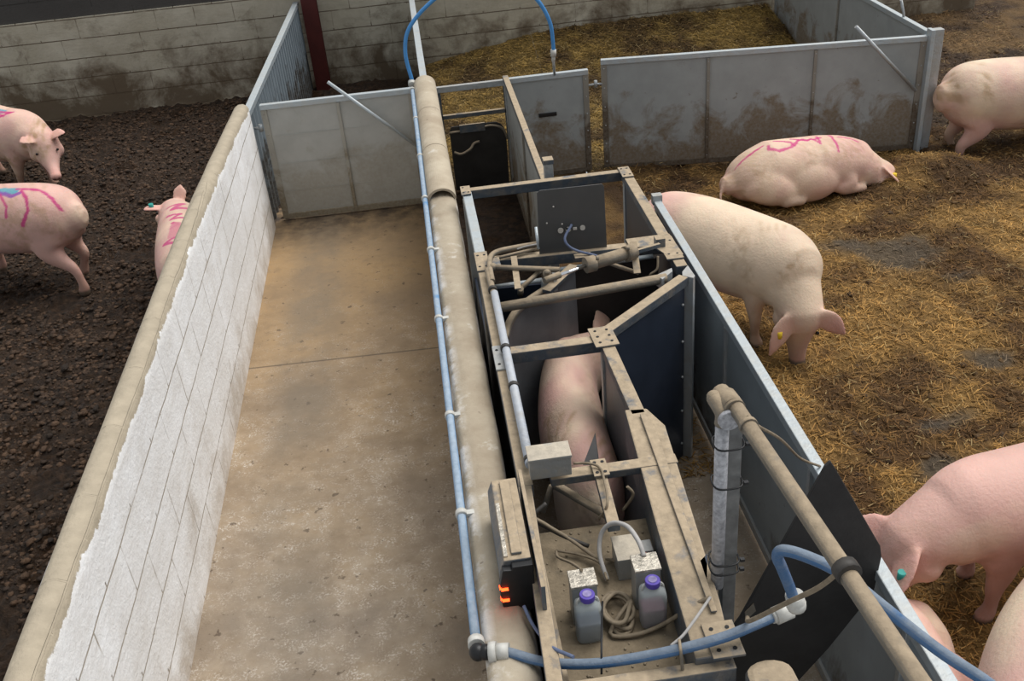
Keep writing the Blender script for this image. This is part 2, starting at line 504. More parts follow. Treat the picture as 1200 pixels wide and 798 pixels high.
def tag(o, label, cat, group=None):
    o['label'] = label; o['category'] = cat
    if group:
        o['group'] = group
    return o

def struct(o, label=None):
    o['kind'] = 'structure'
    if label:
        o['label'] = label
    return o

def spline(pts, n=8):
    """Catmull-Rom through the points"""
    P = [Vector(p) for p in pts]
    P = [P[0] * 2 - P[1]] + P + [P[-1] * 2 - P[-2]]
    out = []
    for i in range(1, len(P) - 2):
        for k in range(n):
            t = k / n
            a, b, c, d = P[i - 1], P[i], P[i + 1], P[i + 2]
            out.append(0.5 * ((2 * b) + (c - a) * t + (2 * a - 5 * b + 4 * c - d) * t * t + (3 * b - a - 3 * c + d) * t ** 3))
    out.append(P[-2])
    return out

def copy_tree(o, parent=None):
    c = o.copy(); COL.objects.link(c)
    if parent is not None:
        c.parent = parent
    for ch in list(o.children):
        copy_tree(ch, c)
    return c

# value noise on a grid, vectorised
_perm = rng.random((256, 256))
def vnoise(x, y):
    xi = np.floor(x).astype(int); yi = np.floor(y).astype(int)
    fx = x - xi; fy = y - yi
    fx = fx * fx * (3 - 2 * fx); fy = fy * fy * (3 - 2 * fy)
    g = lambda i, j: _perm[i % 256, j % 256]
    return (g(xi, yi) * (1 - fx) + g(xi + 1, yi) * fx) * (1 - fy) + (g(xi, yi + 1) * (1 - fx) + g(xi + 1, yi + 1) * fx) * fy
def fbm(x, y, o=4, lac=2.1, gain=0.5):
    s = 0; a = 1; t = 0
    for i in range(o):
        s = s + a * vnoise(x + 17.3 * i, y + 5.1 * i); t += a
        x = x * lac; y = y * lac; a *= gain
    return s / t

def grid_obj(name, x0, x1, y0, y1, step, hfun, mat, cfun=None):
    xs = np.arange(x0, x1 + step * 0.5, step); ys = np.arange(y0, y1 + step * 0.5, step)
    X, Y = np.meshgrid(xs, ys)
    Zz = hfun(X, Y)
    nx, ny = len(xs), len(ys)
    vs = np.stack([X, Y, Zz], -1).reshape(-1, 3)
    idx = np.arange(nx * ny).reshape(ny, nx)
    fs = np.stack([idx[:-1, :-1], idx[:-1, 1:], idx[1:, 1:], idx[1:, :-1]], -1).reshape(-1, 4)
    return raw_obj(name, vs, fs, mat, None if cfun is None else cfun(X, Y, Zz).reshape(-1, 3), True)

def raw_obj(name, vs, fs, mat, cols=None, smooth=False, link=True):
    me = bpy.data.meshes.new(name)
    n = fs.shape[1]
    me.vertices.add(len(vs)); me.vertices.foreach_set('co', np.asarray(vs, np.float32).ravel())
    me.loops.add(len(fs) * n); me.loops.foreach_set('vertex_index', np.asarray(fs, np.int32).ravel())
    me.polygons.add(len(fs)); me.polygons.foreach_set('loop_start', np.arange(0, len(fs) * n, n, dtype=np.int32))
    me.polygons.foreach_set('use_smooth', np.full(len(fs), smooth))
    me.update(calc_edges=True)
    me.validate()
    if cols is not None:
        a = me.color_attributes.new('Col', 'FLOAT_COLOR', 'POINT')
        c = np.ones((len(vs), 4), np.float32); c[:, :3] = cols
        a.data.foreach_set('color', c.ravel())
    me.materials.append(M[mat] if isinstance(mat, str) else mat)
    o = bpy.data.objects.new(name, me)
    if link:
        COL.objects.link(o)
    return o

# ------------------------------------------------------------------ the setting
flr = obj('floor', MB().box((-0.045, 5.2, -0.06), (2.87, 8.4, 0.12)), 'concrete')
struct(flr)
# muck in the left pen and behind the passage gate
def h_muck(x, y):
    return 0.0 + 0.09 * (fbm(x * 5, y * 5, 4) - 0.5) + 0.13 * np.abs(fbm(x * 12, y * 12, 3) - 0.5) - 0.02 + 0.03 * (fbm(x * 30, y * 30, 2) - 0.5) + 0.05 * (fbm(x * 0.8, y * 0.8, 2) - 0.5)
mk = grid_obj('muck', -7.5, -1.53, 1.0, 12.2, 0.022, h_muck, 'muck')
mk['kind'] = 'stuff'; mk['label'] = 'dark brown wet muck covering the left pen'; mk['category'] = 'muck'
mk2 = grid_obj('muck', -1.50, 0.06, 8.40, 12.3, 0.04, h_muck, 'muck')
mk2['kind'] = 'stuff'; mk2['label'] = 'dark muck behind the far grey gate of the passage'; mk2['category'] = 'muck'

# straw bedding
def pigstance(x, y):
    return 0
def h_straw(x, y):
    base = 0.0 + 0.06 * (fbm(x * 1.6, y * 1.6, 3) - 0.45) + 0.05 * (fbm(x * 6, y * 6, 4) - 0.5) + 0.035 * (fbm(x * 21, y * 21, 3) - 0.5)
    hay = np.clip((y - 10.6) / 1.5, 0, 1) ** 1.3 * np.clip((x + 0.5) / 2.2, 0, 1) * 0.36 * np.clip((4.6 - x) / 0.3, 0, 1)
    heap = 0.20 * np.exp(-((x - 4.15) ** 2 / 0.25 + (y - 7.55) ** 2 / 0.10))
    edge = np.clip((x - 1.36) / 0.2, 0, 1)
    return np.where(y < 8.5, base * edge + heap, base + 0.03) + hay
def straw_cols(x, y, k=0.0):
    f = fbm(x * 3.1 + 3, y * 3.1, 5)
    g = fbm(x * 9, y * 9, 4)
    gold = np.array([0.35, 0.195, 0.055]); brown = np.array([0.125, 0.062, 0.018]); wet = np.array([0.105, 0.085, 0.062])
    t = np.clip((f - 0.36) / 0.26, 0, 1)[..., None]
    c = brown * (1 - t) + gold * t
    c = c * (0.62 + 0.75 * g[..., None])
    # browner, darker bedding further back; paler in the front half
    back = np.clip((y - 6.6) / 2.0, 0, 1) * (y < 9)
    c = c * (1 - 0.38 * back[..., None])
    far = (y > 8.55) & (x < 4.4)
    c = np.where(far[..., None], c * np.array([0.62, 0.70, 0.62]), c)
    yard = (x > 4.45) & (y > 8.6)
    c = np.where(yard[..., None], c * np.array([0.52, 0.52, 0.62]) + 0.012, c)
    w = np.zeros_like(x)
    for (cx, cy, rx, ry) in ((3.45, 6.35, 0.28, 0.32), (3.60, 5.95, 0.17, 0.10), (4.0, 5.35, 0.16, 0.25), (2.65, 4.35, 0.22, 0.10), (2.5, 4.05, 0.12, 0.12), (3.1, 6.6, 0.18, 0.12), (3.3, 4.9, 0.15, 0.1)):
        w = np.maximum(w, np.exp(-(((x - cx) / rx) ** 2 + ((y - cy) / ry) ** 2)))
    w = (np.clip(w * 1.5 - 0.35 + (f - 0.5) * 3 + (g - 0.5), 0, 0.85) * (w > 0.05))[..., None]
    return c * (1 - w) + wet * w, w[..., 0]
sb = grid_obj('straw_bedding', 1.42, 9.5, 1.2, 13.4, 0.03, h_straw, 'ground', lambda X, Y, Z: straw_cols(X, Y)[0] * 0.8)
sb['kind'] = 'stuff'; sb['label'] = 'trodden golden brown straw bedding of the right pen'; sb['category'] = 'straw'
sb2 = grid_obj('straw_bedding', 0.06, 1.42, 8.40, 12.3, 0.03, h_straw, 'ground', lambda X, Y, Z: straw_cols(X, Y)[0] * 0.8)
sb2['kind'] = 'stuff'; sb2['label'] = 'straw heaped along the back wall behind the passage'; sb2['category'] = 'straw'

def strands(name, n, xr, yr, dens=None, label='', lw=(0.0014, 0.0032), ll=(0.02, 0.07), bright=1.0):
    x = rng.uniform(*xr, n); y = rng.uniform(*yr, n)
    if dens is not None:
        k = dens(x, y) > rng.random(n); x = x[k]; y = y[k]; n = len(x)
    c, w = straw_cols(x, y)
    k = rng.random(n) > w * 0.9; x = x[k]; y = y[k]; c = c[k]; n = len(x)
    a = rng.uniform(0, 2 * np.pi, n); L = rng.uniform(*ll, n) / 2; W = rng.uniform(*lw, n)
    tilt = rng.normal(0, 0.30, n); z = h_straw(x, y) + np.abs(rng.normal(0, 0.008, n)) + 0.003
    dx, dy = np.cos(a) * L, np.sin(a) * L; dz = tilt * L
    px, py = -np.sin(a) * W, np.cos(a) * W
    p = []
    for (u, s) in ((-1, -1), (1, -1), (1, 1), (-1, 1)):
        p.append(np.stack([x + u * dx + s * px, y + u * dy + s * py, z + u * dz + np.where(s > 0, 0.002, 0)], -1))
    up = np.stack([x, y, z + W * 1.2], -1)
    vs = np.stack(p + [up - np.stack([dx, dy, dz], -1), up + np.stack([dx, dy, dz], -1)], 1).reshape(-1, 3)
    b = np.arange(n)[:, None] * 6
    f = np.concatenate([b + np.array([[0, 1, 5, 4]]), b + np.array([[3, 4, 5, 2]])], 0)
    s = rng.uniform(0.55, 1.75, n)[:, None] * bright
    pale = (rng.random(n) < 0.05)[:, None]
    c = c * s; c = np.where(pale, c * 0.4 + np.array([0.42, 0.31, 0.14]) * 0.75, c)
    o = raw_obj(name, vs, f, 'straw', np.repeat(np.clip(c, 0, 1), 6, 0))
    o['kind'] = 'stuff'; o['label'] = label; o['category'] = 'straw'
    return o
strands('straw_stalks', 190000, (1.44, 8.5), (1.6, 12.4), lambda x, y: np.clip(1.5 - y / 9, 0.4, 1) * (x < 0.35 * y + 3.0), 'loose straw stalks strewn over the right pen')
strands('straw_stalks', 40000, (0.1, 4.4), (8.7, 12.15), None, 'loose straw stalks in the far pen behind the grey panels', bright=1.15)
strands('straw_litter', 500, (1.0, 1.36), (4.2, 4.9), None, 'straw litter in the gap beside the feeder at the outer panel', bright=0.8)

sb3 = grid_obj('straw_bedding', 0.74, 1.60, 4.9, 8.43, 0.03, lambda X, Y: 0.035 + 0.05 * (fbm(X * 6, Y * 6, 4) - 0.45), 'ground', lambda X, Y, Z: straw_cols(X, Y)[0] * 0.7)
sb3['kind'] = 'stuff'; sb3['label'] = 'brown straw litter on the ground behind the feeder'; sb3['category'] = 'straw'
mk3 = grid_obj('muck', 0.15, 0.76, 4.95, 8.42, 0.03, lambda X, Y: 0.02 + 0.04 * (fbm(X * 6, Y * 6, 4) - 0.5), 'muck')
mk3['kind'] = 'stuff'; mk3['label'] = 'dark muck in the narrow exit lane beside the centre wall'; mk3['category'] = 'muck'

def clods(name, n, xr, yr, hf, cols, rad, label, cat, mat, keepf=None):
    """irregular lumps lying half sunk in the surface"""
    import bmesh
    bm = bmesh.new(); bmesh.ops.create_icosphere(bm, subdivisions=1, radius=1.0)
    bv = np.array([v.co[:] for v in bm.verts]); bf = np.array([[v.index for v in f.verts] for f in bm.faces]); bm.free()
    x = rng.uniform(*xr, n); y = rng.uniform(*yr, n)
    if keepf is not None:
        k = keepf(x, y); x = x[k]; y = y[k]; n = len(x)
    r = rng.uniform(0, 1, n) ** 2.2 * (rad[1] - rad[0]) + rad[0]
    sh = bv[None] * (1 + rng.normal(0, 0.18, (n, len(bv), 1))) * np.stack([rng.uniform(0.7, 1.4, n), rng.uniform(0.7, 1.4, n), rng.uniform(0.45, 0.8, n)], -1)[:, None]
    vs = sh * r[:, None, None]; vs[..., 0] += x[:, None]; vs[..., 1] += y[:, None]; vs[..., 2] += (hf(x, y) - r * 0.10)[:, None]
    fs = (bf[None] + (np.arange(n) * len(bv))[:, None, None]).reshape(-1, 3)
    t = rng.random(n)[:, None]; cc = np.array(cols[0]) * (1 - t) + np.array(cols[1]) * t
    cc = np.repeat(cc, len(bv), 0) * (1 + rng.normal(0, 0.15, (n * len(bv), 1)))
    o = raw_obj(name, vs.reshape(-1, 3), fs, mat, np.clip(cc, 0, 1), True)
    o['kind'] = 'stuff'; o['label'] = label; o['category'] = cat
    return o
clods('muck_clods', 70000, (-6.0, -1.56), (1.6, 12.1), h_muck, ((0.020, 0.012, 0.007), (0.095, 0.052, 0.027)), (0.006, 0.026), 'dark brown clods of muck all over the left pen', 'muck', 'clod', lambda x, y: (x > -0.55 * y - 0.2) & (fbm(x * 2, y * 2, 3) > 0.30))
clods('straw_clumps', 9000, (1.46, 7.5), (2.0, 12.0), h_straw, ((0.05, 0.026, 0.009), (0.17, 0.092, 0.028)), (0.008, 0.028), 'dark brown clumps trodden into the straw of the right pen', 'straw', 'clod', lambda x, y: fbm(x * 3.1 + 3, y * 3.1, 5) < 0.50)

# back wall: grimy blocks, with a darker upper course
struct(obj('wall_back', MB().box((-1.0, 12.32, 0.45), (16, 0.22, 1.34)), 'back_blocks'))
struct(obj('wall_back_upper', MB().box((-1.0, 12.33, 1.57), (16, 0.2, 0.9)), 'dark_upper'))
struct(obj('wall_far_right', MB().box((9.5, 13.6, 0.25), (5.0, 0.2, 0.9)), 'back_blocks'))

# low wall between the left pen and the passage: whitewashed blocks, rounded cement top
def wall_section(o_name, prof, ys, zoff, mat):
    mb = MB(); n = len(prof); vs = []
    for y in ys:
        dz = zoff(y)
        for i, (x, z) in enumerate(prof):
            j = 0.006 * (noise.noise(Vector((x * 4 + i, y * 3.0, z))) ) if z > 0.9 else 0
            vs.append((x + j, y, z + (dz if z > 0.5 else 0) + j * 0.6))
    fs = []
    for k in range(len(ys) - 1):
        for i in range(n - 1):
            fs.append((k * n + i, k * n + i + 1, (k + 1) * n + i + 1, (k + 1) * n + i))
    fs.append(tuple(range(n))); fs.append(tuple(reversed(range((len(ys) - 1) * n, len(ys) * n))))
    mb.add(vs, fs, False)
    o = obj(o_name, mb, mat)
    return o
ysl = list(np.arange(1.2, 8.21, 0.07)) + [8.25]
prof = [(-1.53, -0.05), (-1.53, 1.10), (-1.528, 1.155), (-1.517, 1.19), (-1.495, 1.225), (-1.465, 1.243), (-1.43, 1.243), (-1.405, 1.228), (-1.392, 1.20), (-1.39, 1.15), (-1.385, -0.05)]
wl = wall_section('wall_left', prof, ysl, lambda y: -0.13 * max(0, (y - 5.2) / 3.0) ** 1.5, 'whitewash')
struct(wl)
for p in wl.data.polygons: p.use_smooth = len(p.vertices) == 4

# centre wall along the passage, cement capping rounded
prof = [(-0.03, -0.05), (-0.03, 1.01), (-0.025, 1.035), (-0.005, 1.052), (0.05, 1.062), (0.10, 1.056), (0.128, 1.044), (0.142, 1.02), (0.146, 0.98), (0.145, -0.05)]
wc = wall_section('wall_centre', prof, list(np.arange(1.2, 8.41, 0.07)) + [8.44], lambda y: 0.0, 'cement')
struct(wc)
for p in wc.data.polygons: p.use_smooth = len(p.vertices) == 4
# half-round capping tiles at the far end of that wall
t = thing('capping_tile', 'half-round cement capping on the far end of the centre wall', 'coping', (0.057, 7.2, 1.05))
for (ya, yb) in ((5.98, 6.8), (6.8, 7.62), (7.62, 8.46)):
    mb = MB(); n = 22; vs = []
    for y in (ya + 0.004, yb - 0.004):
        for rr in (0.092, 0.075):
            for k in range(n + 1):
                a = math.pi * k / n
                vs.append((0.057 + rr * math.cos(a), y, 1.035 + rr * 0.85 * math.sin(a)))
    m_ = n + 1; fs = []
    for k in range(n):
        fs += [(k, k + 1, 2 * m_ + k + 1, 2 * m_ + k), (m_ + k + 1, m_ + k, 3 * m_ + k, 3 * m_ + k + 1), (k + 1, k, m_ + k, m_ + k + 1), (2 * m_ + k, 2 * m_ + k + 1, 3 * m_ + k + 1, 3 * m_ + k)]
    fs += [(0, m_, 3 * m_, 2 * m_), (n, 2 * m_ + n, 3 * m_ + n, m_ + n)]
    mb.add(vs, fs, False)
    obj('tile_section', mb, 'tile_cement', t)

# red oxide post against the back wall
t = thing('steel_post', 'dark red painted steel post rising against the back wall', 'post', (-1.11, 12.12, 0))
obj('web', MB().box((-1.11, 12.12, 1.2), (0.012, 0.14, 2.4)), 'red_paint', t)
for yy in (12.05, 12.19):
    obj('flange', MB().box((-1.11, yy, 1.2), (0.17, 0.014, 2.4)), 'red_paint', t)

# ------------------------------------------------------------------ fences and gates
# corrugated divider between the left pen and the ground behind the passage gate
def divider_fence(a, b, h, label, name='corrugated_fence', post_n=3):
    a = Vector(a); b = Vector(b); L = (b - a).length; d = (b - a).normalized(); nrm = Vector((d.y, -d.x, 0))
    t = thing(name, label, 'fence', (a + b) / 2)
    mb = MB(); nseg = int(L / 0.02); vs = []
    for i in range(nseg + 1):
        s = i / nseg * L
        w = 0.028 * max(-0.7, min(0.7, math.sin(s * 2 * math.pi / 0.14) * 1.6))
        for off in (0, 0.002):
            q = a + d * s + nrm * (w + off)
            vs.append((q.x, q.y, 0.0)); vs.append((q.x, q.y, h - 0.03))
    fs = []
    for i in range(nseg):
        k = 4 * i; n4 = k + 4
        fs += [(k, k + 1, n4 + 1, n4), (k + 3, k + 2, n4 + 2, n4 + 3), (k + 1, k + 3, n4 + 3, n4 + 1)]
    mb.add(vs, fs)
    obj('corrugated_sheet', mb, 'sheet', t)
    obj('top_rail', MB().beam(a + Vector((0, 0, h)), b + Vector((0, 0, h)), 0.06, 0.05), 'bright', t, 0.004)
    return t, d, nrm
divider_fence((-1.42, 8.28, 0), (-1.26, 12.15, 0), 1.04, 'corrugated metal fence running from the whitewashed wall to the back wall')
divider_fence((0.055, 8.5, 0), (0.055, 12.15, 0), 1.04, 'corrugated metal fence with pale rail running back from the centre wall')

def panel_gate(name, label, cat, p0, p1, z0, z1, nbays, board, rail='galv', top='bright', fr=0.05, th=0.036, batten='batten', stile=None, group=None, bolts=True, splits=None):
    """framed board panel from p0 to p1 (ground plan), board set in frame members"""
    p0 = Vector((p0[0], p0[1], 0)); p1 = Vector((p1[0], p1[1], 0)); d = (p1 - p0); L = d.length; d.normalize()
    nrm = Vector((d.y, -d.x, 0))
    ang = math.atan2(d.y, d.x)
    t = thing(name, label, cat, (p0 + p1) / 2 + Vector((0, 0, z0)), group)
    c = (p0 + p1) / 2
    obj('board', MB().box((c.x, c.y, (z0 + z1) / 2), (L - 0.02, 0.012, z1 - z0 - 0.02), ang), board, t)
    obj('top_rail', MB().box((c.x, c.y, z1 - 0.022), (L, th + 0.012, 0.045), ang), top, t, 0.004)
    obj('bottom_rail', MB().box((c.x, c.y, z0 + fr / 2), (L - 2 * fr, th, fr), ang), batten, t, 0.003)
    for s in (fr / 2, L - fr / 2):
        q = p0 + d * s
        obj('stile', MB().box((q.x, q.y, (z0 + z1) / 2 - 0.02), (fr, th, z1 - z0 - 0.05), ang), stile or rail, t, 0.003)
    sp = splits if splits is not None else [k / nbays for k in range(1, nbays)]
    for s in sp:
        q = p0 + d * (s * L)
        obj('batten', MB().box((q.x, q.y, (z0 + z1) / 2 - 0.02), (0.028, th * 1.25, z1 - z0 - 0.06), ang), batten, t, 0.003)
    if bolts:
        mb = MB()
        for s in [fr / 2 / L, 1 - fr / 2 / L] + list(sp):
            for k in range(6):
                z = z0 + 0.08 + (z1 - z0 - 0.16) * k / 5
                q = p0 + d * (s * L)
                for sd in (1, -1):
                    qq = q + nrm * (th / 2 * sd)
                    mb.sphere((qq.x, qq.y, z), 0.007, 6, 4)
        r = obj('rivet', mb, rail, t); r['kind'] = 'stuff'
    return t, d, nrm

# passage gate with a diagonal brace bar
g, d, nrm = panel_gate('passage_gate', 'framed pale grey gate closing the far end of the passage', 'gate', (-1.32, 8.38), (-0.045, 8.36), 0.015, 1.05, 2, 'gate_board', 'gate_frame', batten='gate_frame')
for zz in (0.25, 0.5, 0.75):
    obj('board_seam', MB().box((-0.68, 8.361, zz + 0.02), (1.15, 0.003, 0.004)), 'gate_board', g)
obj('hinge_bolt', MB().tube([(-1.40, 8.36, 0.86), (-1.33, 8.36, 0.86)], 0.012).tube([(-1.345, 8.36, 0.83), (-1.345, 8.36, 0.89)], 0.018), 'galv', g)
tag(obj('brace_bar', MB().tube([(-0.726, 8.31, 1.193), (-0.001, 8.31, 0.488)], 0.014, 10), 'bright'), 'thin bar leaning diagonally across the passage gate', 'bar')

# far pen panels (behind the feeder)
g, d, nrm = panel_gate('pen_panel', 'long grey muck-splashed panel behind the lying pig, three bays wide', 'panel', (1.59, 8.60), (4.32, 8.20), 0.02, 1.03, 3, 'board', 'galv', splits=[0.335, 0.665], stile='batten')
tag(obj('brace_bar', MB().tube([(3.669, 8.17, 1.185), (4.264, 8.17, 0.57)], 0.016, 10), 'galv'), 'thin bar leaning diagonally on the long muck-splashed panel', 'bar')
t = thing('corner_post', 'square galvanised corner post at the right end of the long panel', 'post', (4.38, 8.19, 0))
obj('channel', MB().box((4.335, 8.17, 0.54), (0.035, 0.09, 1.1)), 'bright', t, 0.004)
obj('post_body', MB().box((4.40, 8.19, 0.54), (0.09, 0.07, 1.08)), 'galv', t, 0.004)
panel_gate('pen_panel', 'grey side panel running back from the corner post', 'panel', (4.36, 8.27), (4.40, 12.1), 0.05, 1.05, 2, 'board', 'galv')
tag(obj('latch_rod', MB().tube([(4.323, 8.75, 1.201), (4.362, 8.75, 1.078), (4.37, 8.75, 1.0)], 0.012), 'galv'), 'short upright rod on the side panel beyond the corner post', 'rod')
g, d, nrm = panel_gate('pen_panel', 'narrow grey panel with a dark hand slot, left of the gap', 'panel', (0.76, 8.60), (1.475, 8.60), 0.02, 0.96, 1, 'board', 'galv', stile='batten')
obj('hand_slot', MB().box((1.10, 8.585, 0.60), (0.16, 0.014, 0.035)), 'black', g, 0.006)
mb = MB()
mb.tube([(1.475, 8.59, 0.82), (1.60, 8.59, 0.82)], 0.010).tube([(1.535, 8.57, 0.80), (1.535, 8.57, 0.86)], 0.015)
obj('hinge_pin', mb, 'galv', g)
# rail frame over the exit flap
t = thing('rail_barrier', 'steel rails standing over the dark exit flap beside the centre wall', 'barrier', (0.45, 8.6, 0))
obj('top_rail', MB().beam((0.15, 8.6, 0.955), (0.77, 8.6, 0.955), 0.04, 0.05), 'galv', t, 0.003)
obj('middle_rail', MB().beam((0.15, 8.6, 0.70), (0.76, 8.6, 0.70), 0.035, 0.035), 'frame', t, 0.003)
for xx in (0.165, 0.745):
    obj('upright', MB().box((xx, 8.6, 0.47), (0.035, 0.035, 0.94)), 'frame', t)
t = thing('exit_flap', 'dark round-cornered flap door under the far rails', 'door', (0.46, 8.5, 0.02))
poly = [(0.22, 0.03), (0.70, 0.03), (0.71, 0.45)] + [(0.61 + 0.10 * math.cos(a), 0.50 + 0.12 * math.sin(a)) for a in np.linspace(0.1, 1.57, 7)] + [(0.24, 0.62), (0.22, 0.58)]
obj('flap', MB().prism([(x, 8.50, z) for x, z in poly], (0, 0.015, 0)), 'rubber', t)
obj('bracket', MB().box((0.42, 8.485, 0.60), (0.22, 0.02, 0.07)), 'frame', t)
obj('handle', MB().tube(spline([(0.24, 8.47, 0.40), (0.30, 8.45, 0.385), (0.38, 8.45, 0.42), (0.42, 8.47, 0.46), (0.47, 8.48, 0.47)]), 0.012), 'tube', t)
obj('rim_tube', MB().tube(spline([(0.22, 8.49, 0.575), (0.45, 8.485, 0.585), (0.58, 8.485, 0.60), (0.68, 8.49, 0.56), (0.72, 8.49, 0.46)]), 0.010), 'tube', t)

# long divider panel running from the far panels to the feeder
t, d, nrm = panel_gate('divider_panel', 'long grey panel running from the far rails to the back of the feeder', 'panel', (0.75, 8.56), (0.745, 6.02), 0.03, 1.0, 2, 'board', 'galv', top='frame')
t = thing('latch_post', 'short galvanised post capping the near end of the divider panel', 'post', (0.745, 5.97, 0))
obj('post_body', MB().box((0.745, 5.965, 0.61), (0.055, 0.06, 1.20)), 'galv', t, 0.003)
obj('post_cap', MB().box((0.745, 5.965, 1.22), (0.065, 0.07, 0.03)), 'frame', t, 0.003)

# outer panel between the feeder side and the straw pen
t, d, nrm = panel_gate('outer_panel', 'long blue-grey panel between the feeder and the straw pen', 'panel', (1.385, 5.72), (1.385, 1.6), 0.03, 0.965, 4, 'outer_board', 'galv', batten='galv', splits=[0.36, 0.64, 0.85])
obj('end_cap', MB().box((1.385, 5.74, 0.97), (0.06, 0.05, 0.06)), 'galv', t)

# ------------------------------------------------------------------ the feeding station
T = 1.15
st = thing('feeding_station', 'dusty steel frame sow feeding station beside the centre wall', 'feeding station', (0.7, 4.0, 0))
def part(name, mb, mat, bevel=0.0, label=None, parent=None):
    return obj(name, mb, mat, parent or st, bevel, label)
V = Vector
# top frame
part('top_beam', MB().beam((0.20, 5.83, T), (1.22, 5.83, T), 0.05, 0.06), 'frame', 0.004)
part('top_beam', MB().beam((0.212, 5.80, T - 0.003), (0.215, 4.93, T - 0.003), 0.055, 0.05), 'bright', 0.004, 'clean pale beam at the far left')
part('top_beam', MB().beam((0.213, 4.95, T), (0.205, 2.95, T), 0.055, 0.06), 'frame', 0.004)
part('top_beam', MB().beam((0.20, 2.95, T), (0.17, 2.02, T), 0.05, 0.06), 'frame', 0.004)
part('top_beam', MB().beam((1.205, 5.83, T), (1.215, 4.50, T), 0.06, 0.05), 'frame', 0.004)
part('top_beam', MB().beam((0.20, 4.86, T - 0.002), (1.22, 4.80, T - 0.002), 0.06, 0.06), 'frame', 0.004)
part('top_beam', MB().beam((1.195, 4.395, T), (0.70, 3.965, T), 0.055, 0.05), 'frame', 0.004, 'diagonal dusty beam')
part('top_beam', MB().beam((0.22, 3.915, T - 0.001), (0.70, 3.915, T - 0.001), 0.06, 0.06), 'frame', 0.004)
part('top_beam', MB().beam((0.695, 3.94, T), (0.715, 3.30, T), 0.06, 0.05), 'frame', 0.004)
part('top_beam', MB().beam((0.30, 2.985, T + 0.004), (0.79, 2.985, T + 0.004), 0.055, 0.035), 'frame', 0.004)
part('top_beam', MB().beam((0.49, 2.99, T + 0.006), (0.48, 2.66, T + 0.006), 0.045, 0.03), 'frame', 0.004)
part('top_beam', MB().beam((0.17, 2.03, T - 0.03), (0.72, 2.03, T - 0.03), 0.045, 0.07), 'frame', 0.004)
part('valve_cover', MB().prism([(x, y, T) for x, y in ((0.665, 3.34), (0.755, 3.33), (0.80, 3.20), (0.74, 2.25), (0.715, 2.04), (0.60, 2.04), (0.625, 2.62))], (0, 0, -0.19)), 'frame', 0.006, 'long dusty cover along the right of the tray')
obj('cover_edge', MB().prism([(x, y, T + 0.004) for x, y in ((0.715, 3.28), (0.735, 3.27), (0.755, 3.17), (0.715, 2.2), (0.695, 2.2))], (0, 0, 0.010)), 'frame', st, 0.003)
# corner brackets with bolt holes
def bracket(c, w, d, rz=0.0, holes=4, parent=None, mat='frame', th=0.010):
    p = part('corner_bracket', MB().box((c[0], c[1], c[2] + th / 2), (w, d, th), rz), mat, 0.002)
    R = Matrix.Rotation(rz, 3, 'Z')
    for k in range(holes):
        u = (-0.25 if k % 2 == 0 else 0.25) * w
        v = (-0.3 + 0.6 * (k // 2) / max(1, (holes + 1) // 2 - 1)) * d
        q = V(c) + R @ V((u, v, 0))
        obj('bolt_hole', MB().tube([(q.x, q.y, c[2] + th), (q.x, q.y, c[2] + th + 0.002)], 0.007, 8), 'black', p)
    return p
bracket((0.205, 5.80, T + 0.001), 0.06, 0.13, 0, 3)
bracket((1.20, 5.78, T + 0.001), 0.07, 0.16, 0, 4)
bracket((0.215, 4.82, T + 0.001), 0.07, 0.22, 0, 4)
bracket((0.215, 3.85, T + 0.001), 0.075, 0.20, 0, 4, mat='galv')
bracket((0.69, 3.91, T + 0.001), 0.11, 0.17, 0.05, 6)
bracket((1.20, 4.70, T + 0.001), 0.09, 0.26, 0, 4)
bracket((0.49, 2.97, T + 0.012), 0.06, 0.10, 0, 4)
bracket((0.70, 2.09, T + 0.001), 0.10, 0.14, 0, 4)
part('gusset_plate', MB().prism([(x, y, T + 0.002) for x, y in ((1.0, 4.86), (1.24, 4.86), (1.25, 4.60), (1.17, 4.60), (1.12, 4.74), (1.0, 4.75))], (0, 0, 0.01)), 'frame', 0.002)
# posts down to the floor
for (x, y) in ((0.205, 5.82), (1.215, 5.82), (0.215, 4.83), (0.215, 3.90), (0.70, 3.92), (0.205, 2.96), (0.18, 2.05), (0.69, 2.05)):
    part('post', MB().box((x, y, (T - 0.06) / 2), (0.045, 0.045, T - 0.06)), 'galv', 0.003)
part('post', MB().prism([(1.20, 4.44, T - 0.0), (1.245, 4.50, T), (1.25, 4.38, T), (1.235, 4.36, T), (1.19, 4.40, T)], (0, 0, -T + 0.01)), 'galv', 0.002, 'angled corner post')
# side and guide boards
def board(name, a, b, z0, z1, mat, th=0.014, label=None):
    a = V((a[0], a[1], 0)); b = V((b[0], b[1], 0)); d = b - a; c = (a + b) / 2
    return part(name, MB().box((c.x, c.y, (z0 + z1) / 2), (d.length, th, z1 - z0), math.atan2(d.y, d.x)), mat, 0.0, label)
board('side_board', (1.205, 5.80), (1.215, 4.52), 0.05, T - 0.05, 'dark_board')
board('guide_board', (1.19, 4.385), (0.71, 3.955), 0.02, T - 0.05, 'dark_board', 0.016, 'navy diagonal board')
board('side_board', (0.695, 3.90), (0.705, 2.1), 0.03, T - 0.05, 'grey_board2')
board('side_board', (0.20, 4.82), (0.195, 2.1), 0.05, T - 0.05, 'dark_board')
board('side_board', (0.205, 5.80), (0.21, 4.85), 0.02, 0.55, 'dark_board')
mb = MB()
for k in range(5):
    z = 0.12 + k * 0.22
    for s in (0.03, 0.97):
        p = V((1.19, 4.385, z)).lerp(V((0.71, 3.955, z)), s)
        mb.sphere((p.x + 0.008, p.y - 0.010, z), 0.008, 6, 4)
part('board_bolt', mb, 'galv')['kind'] = 'stuff'
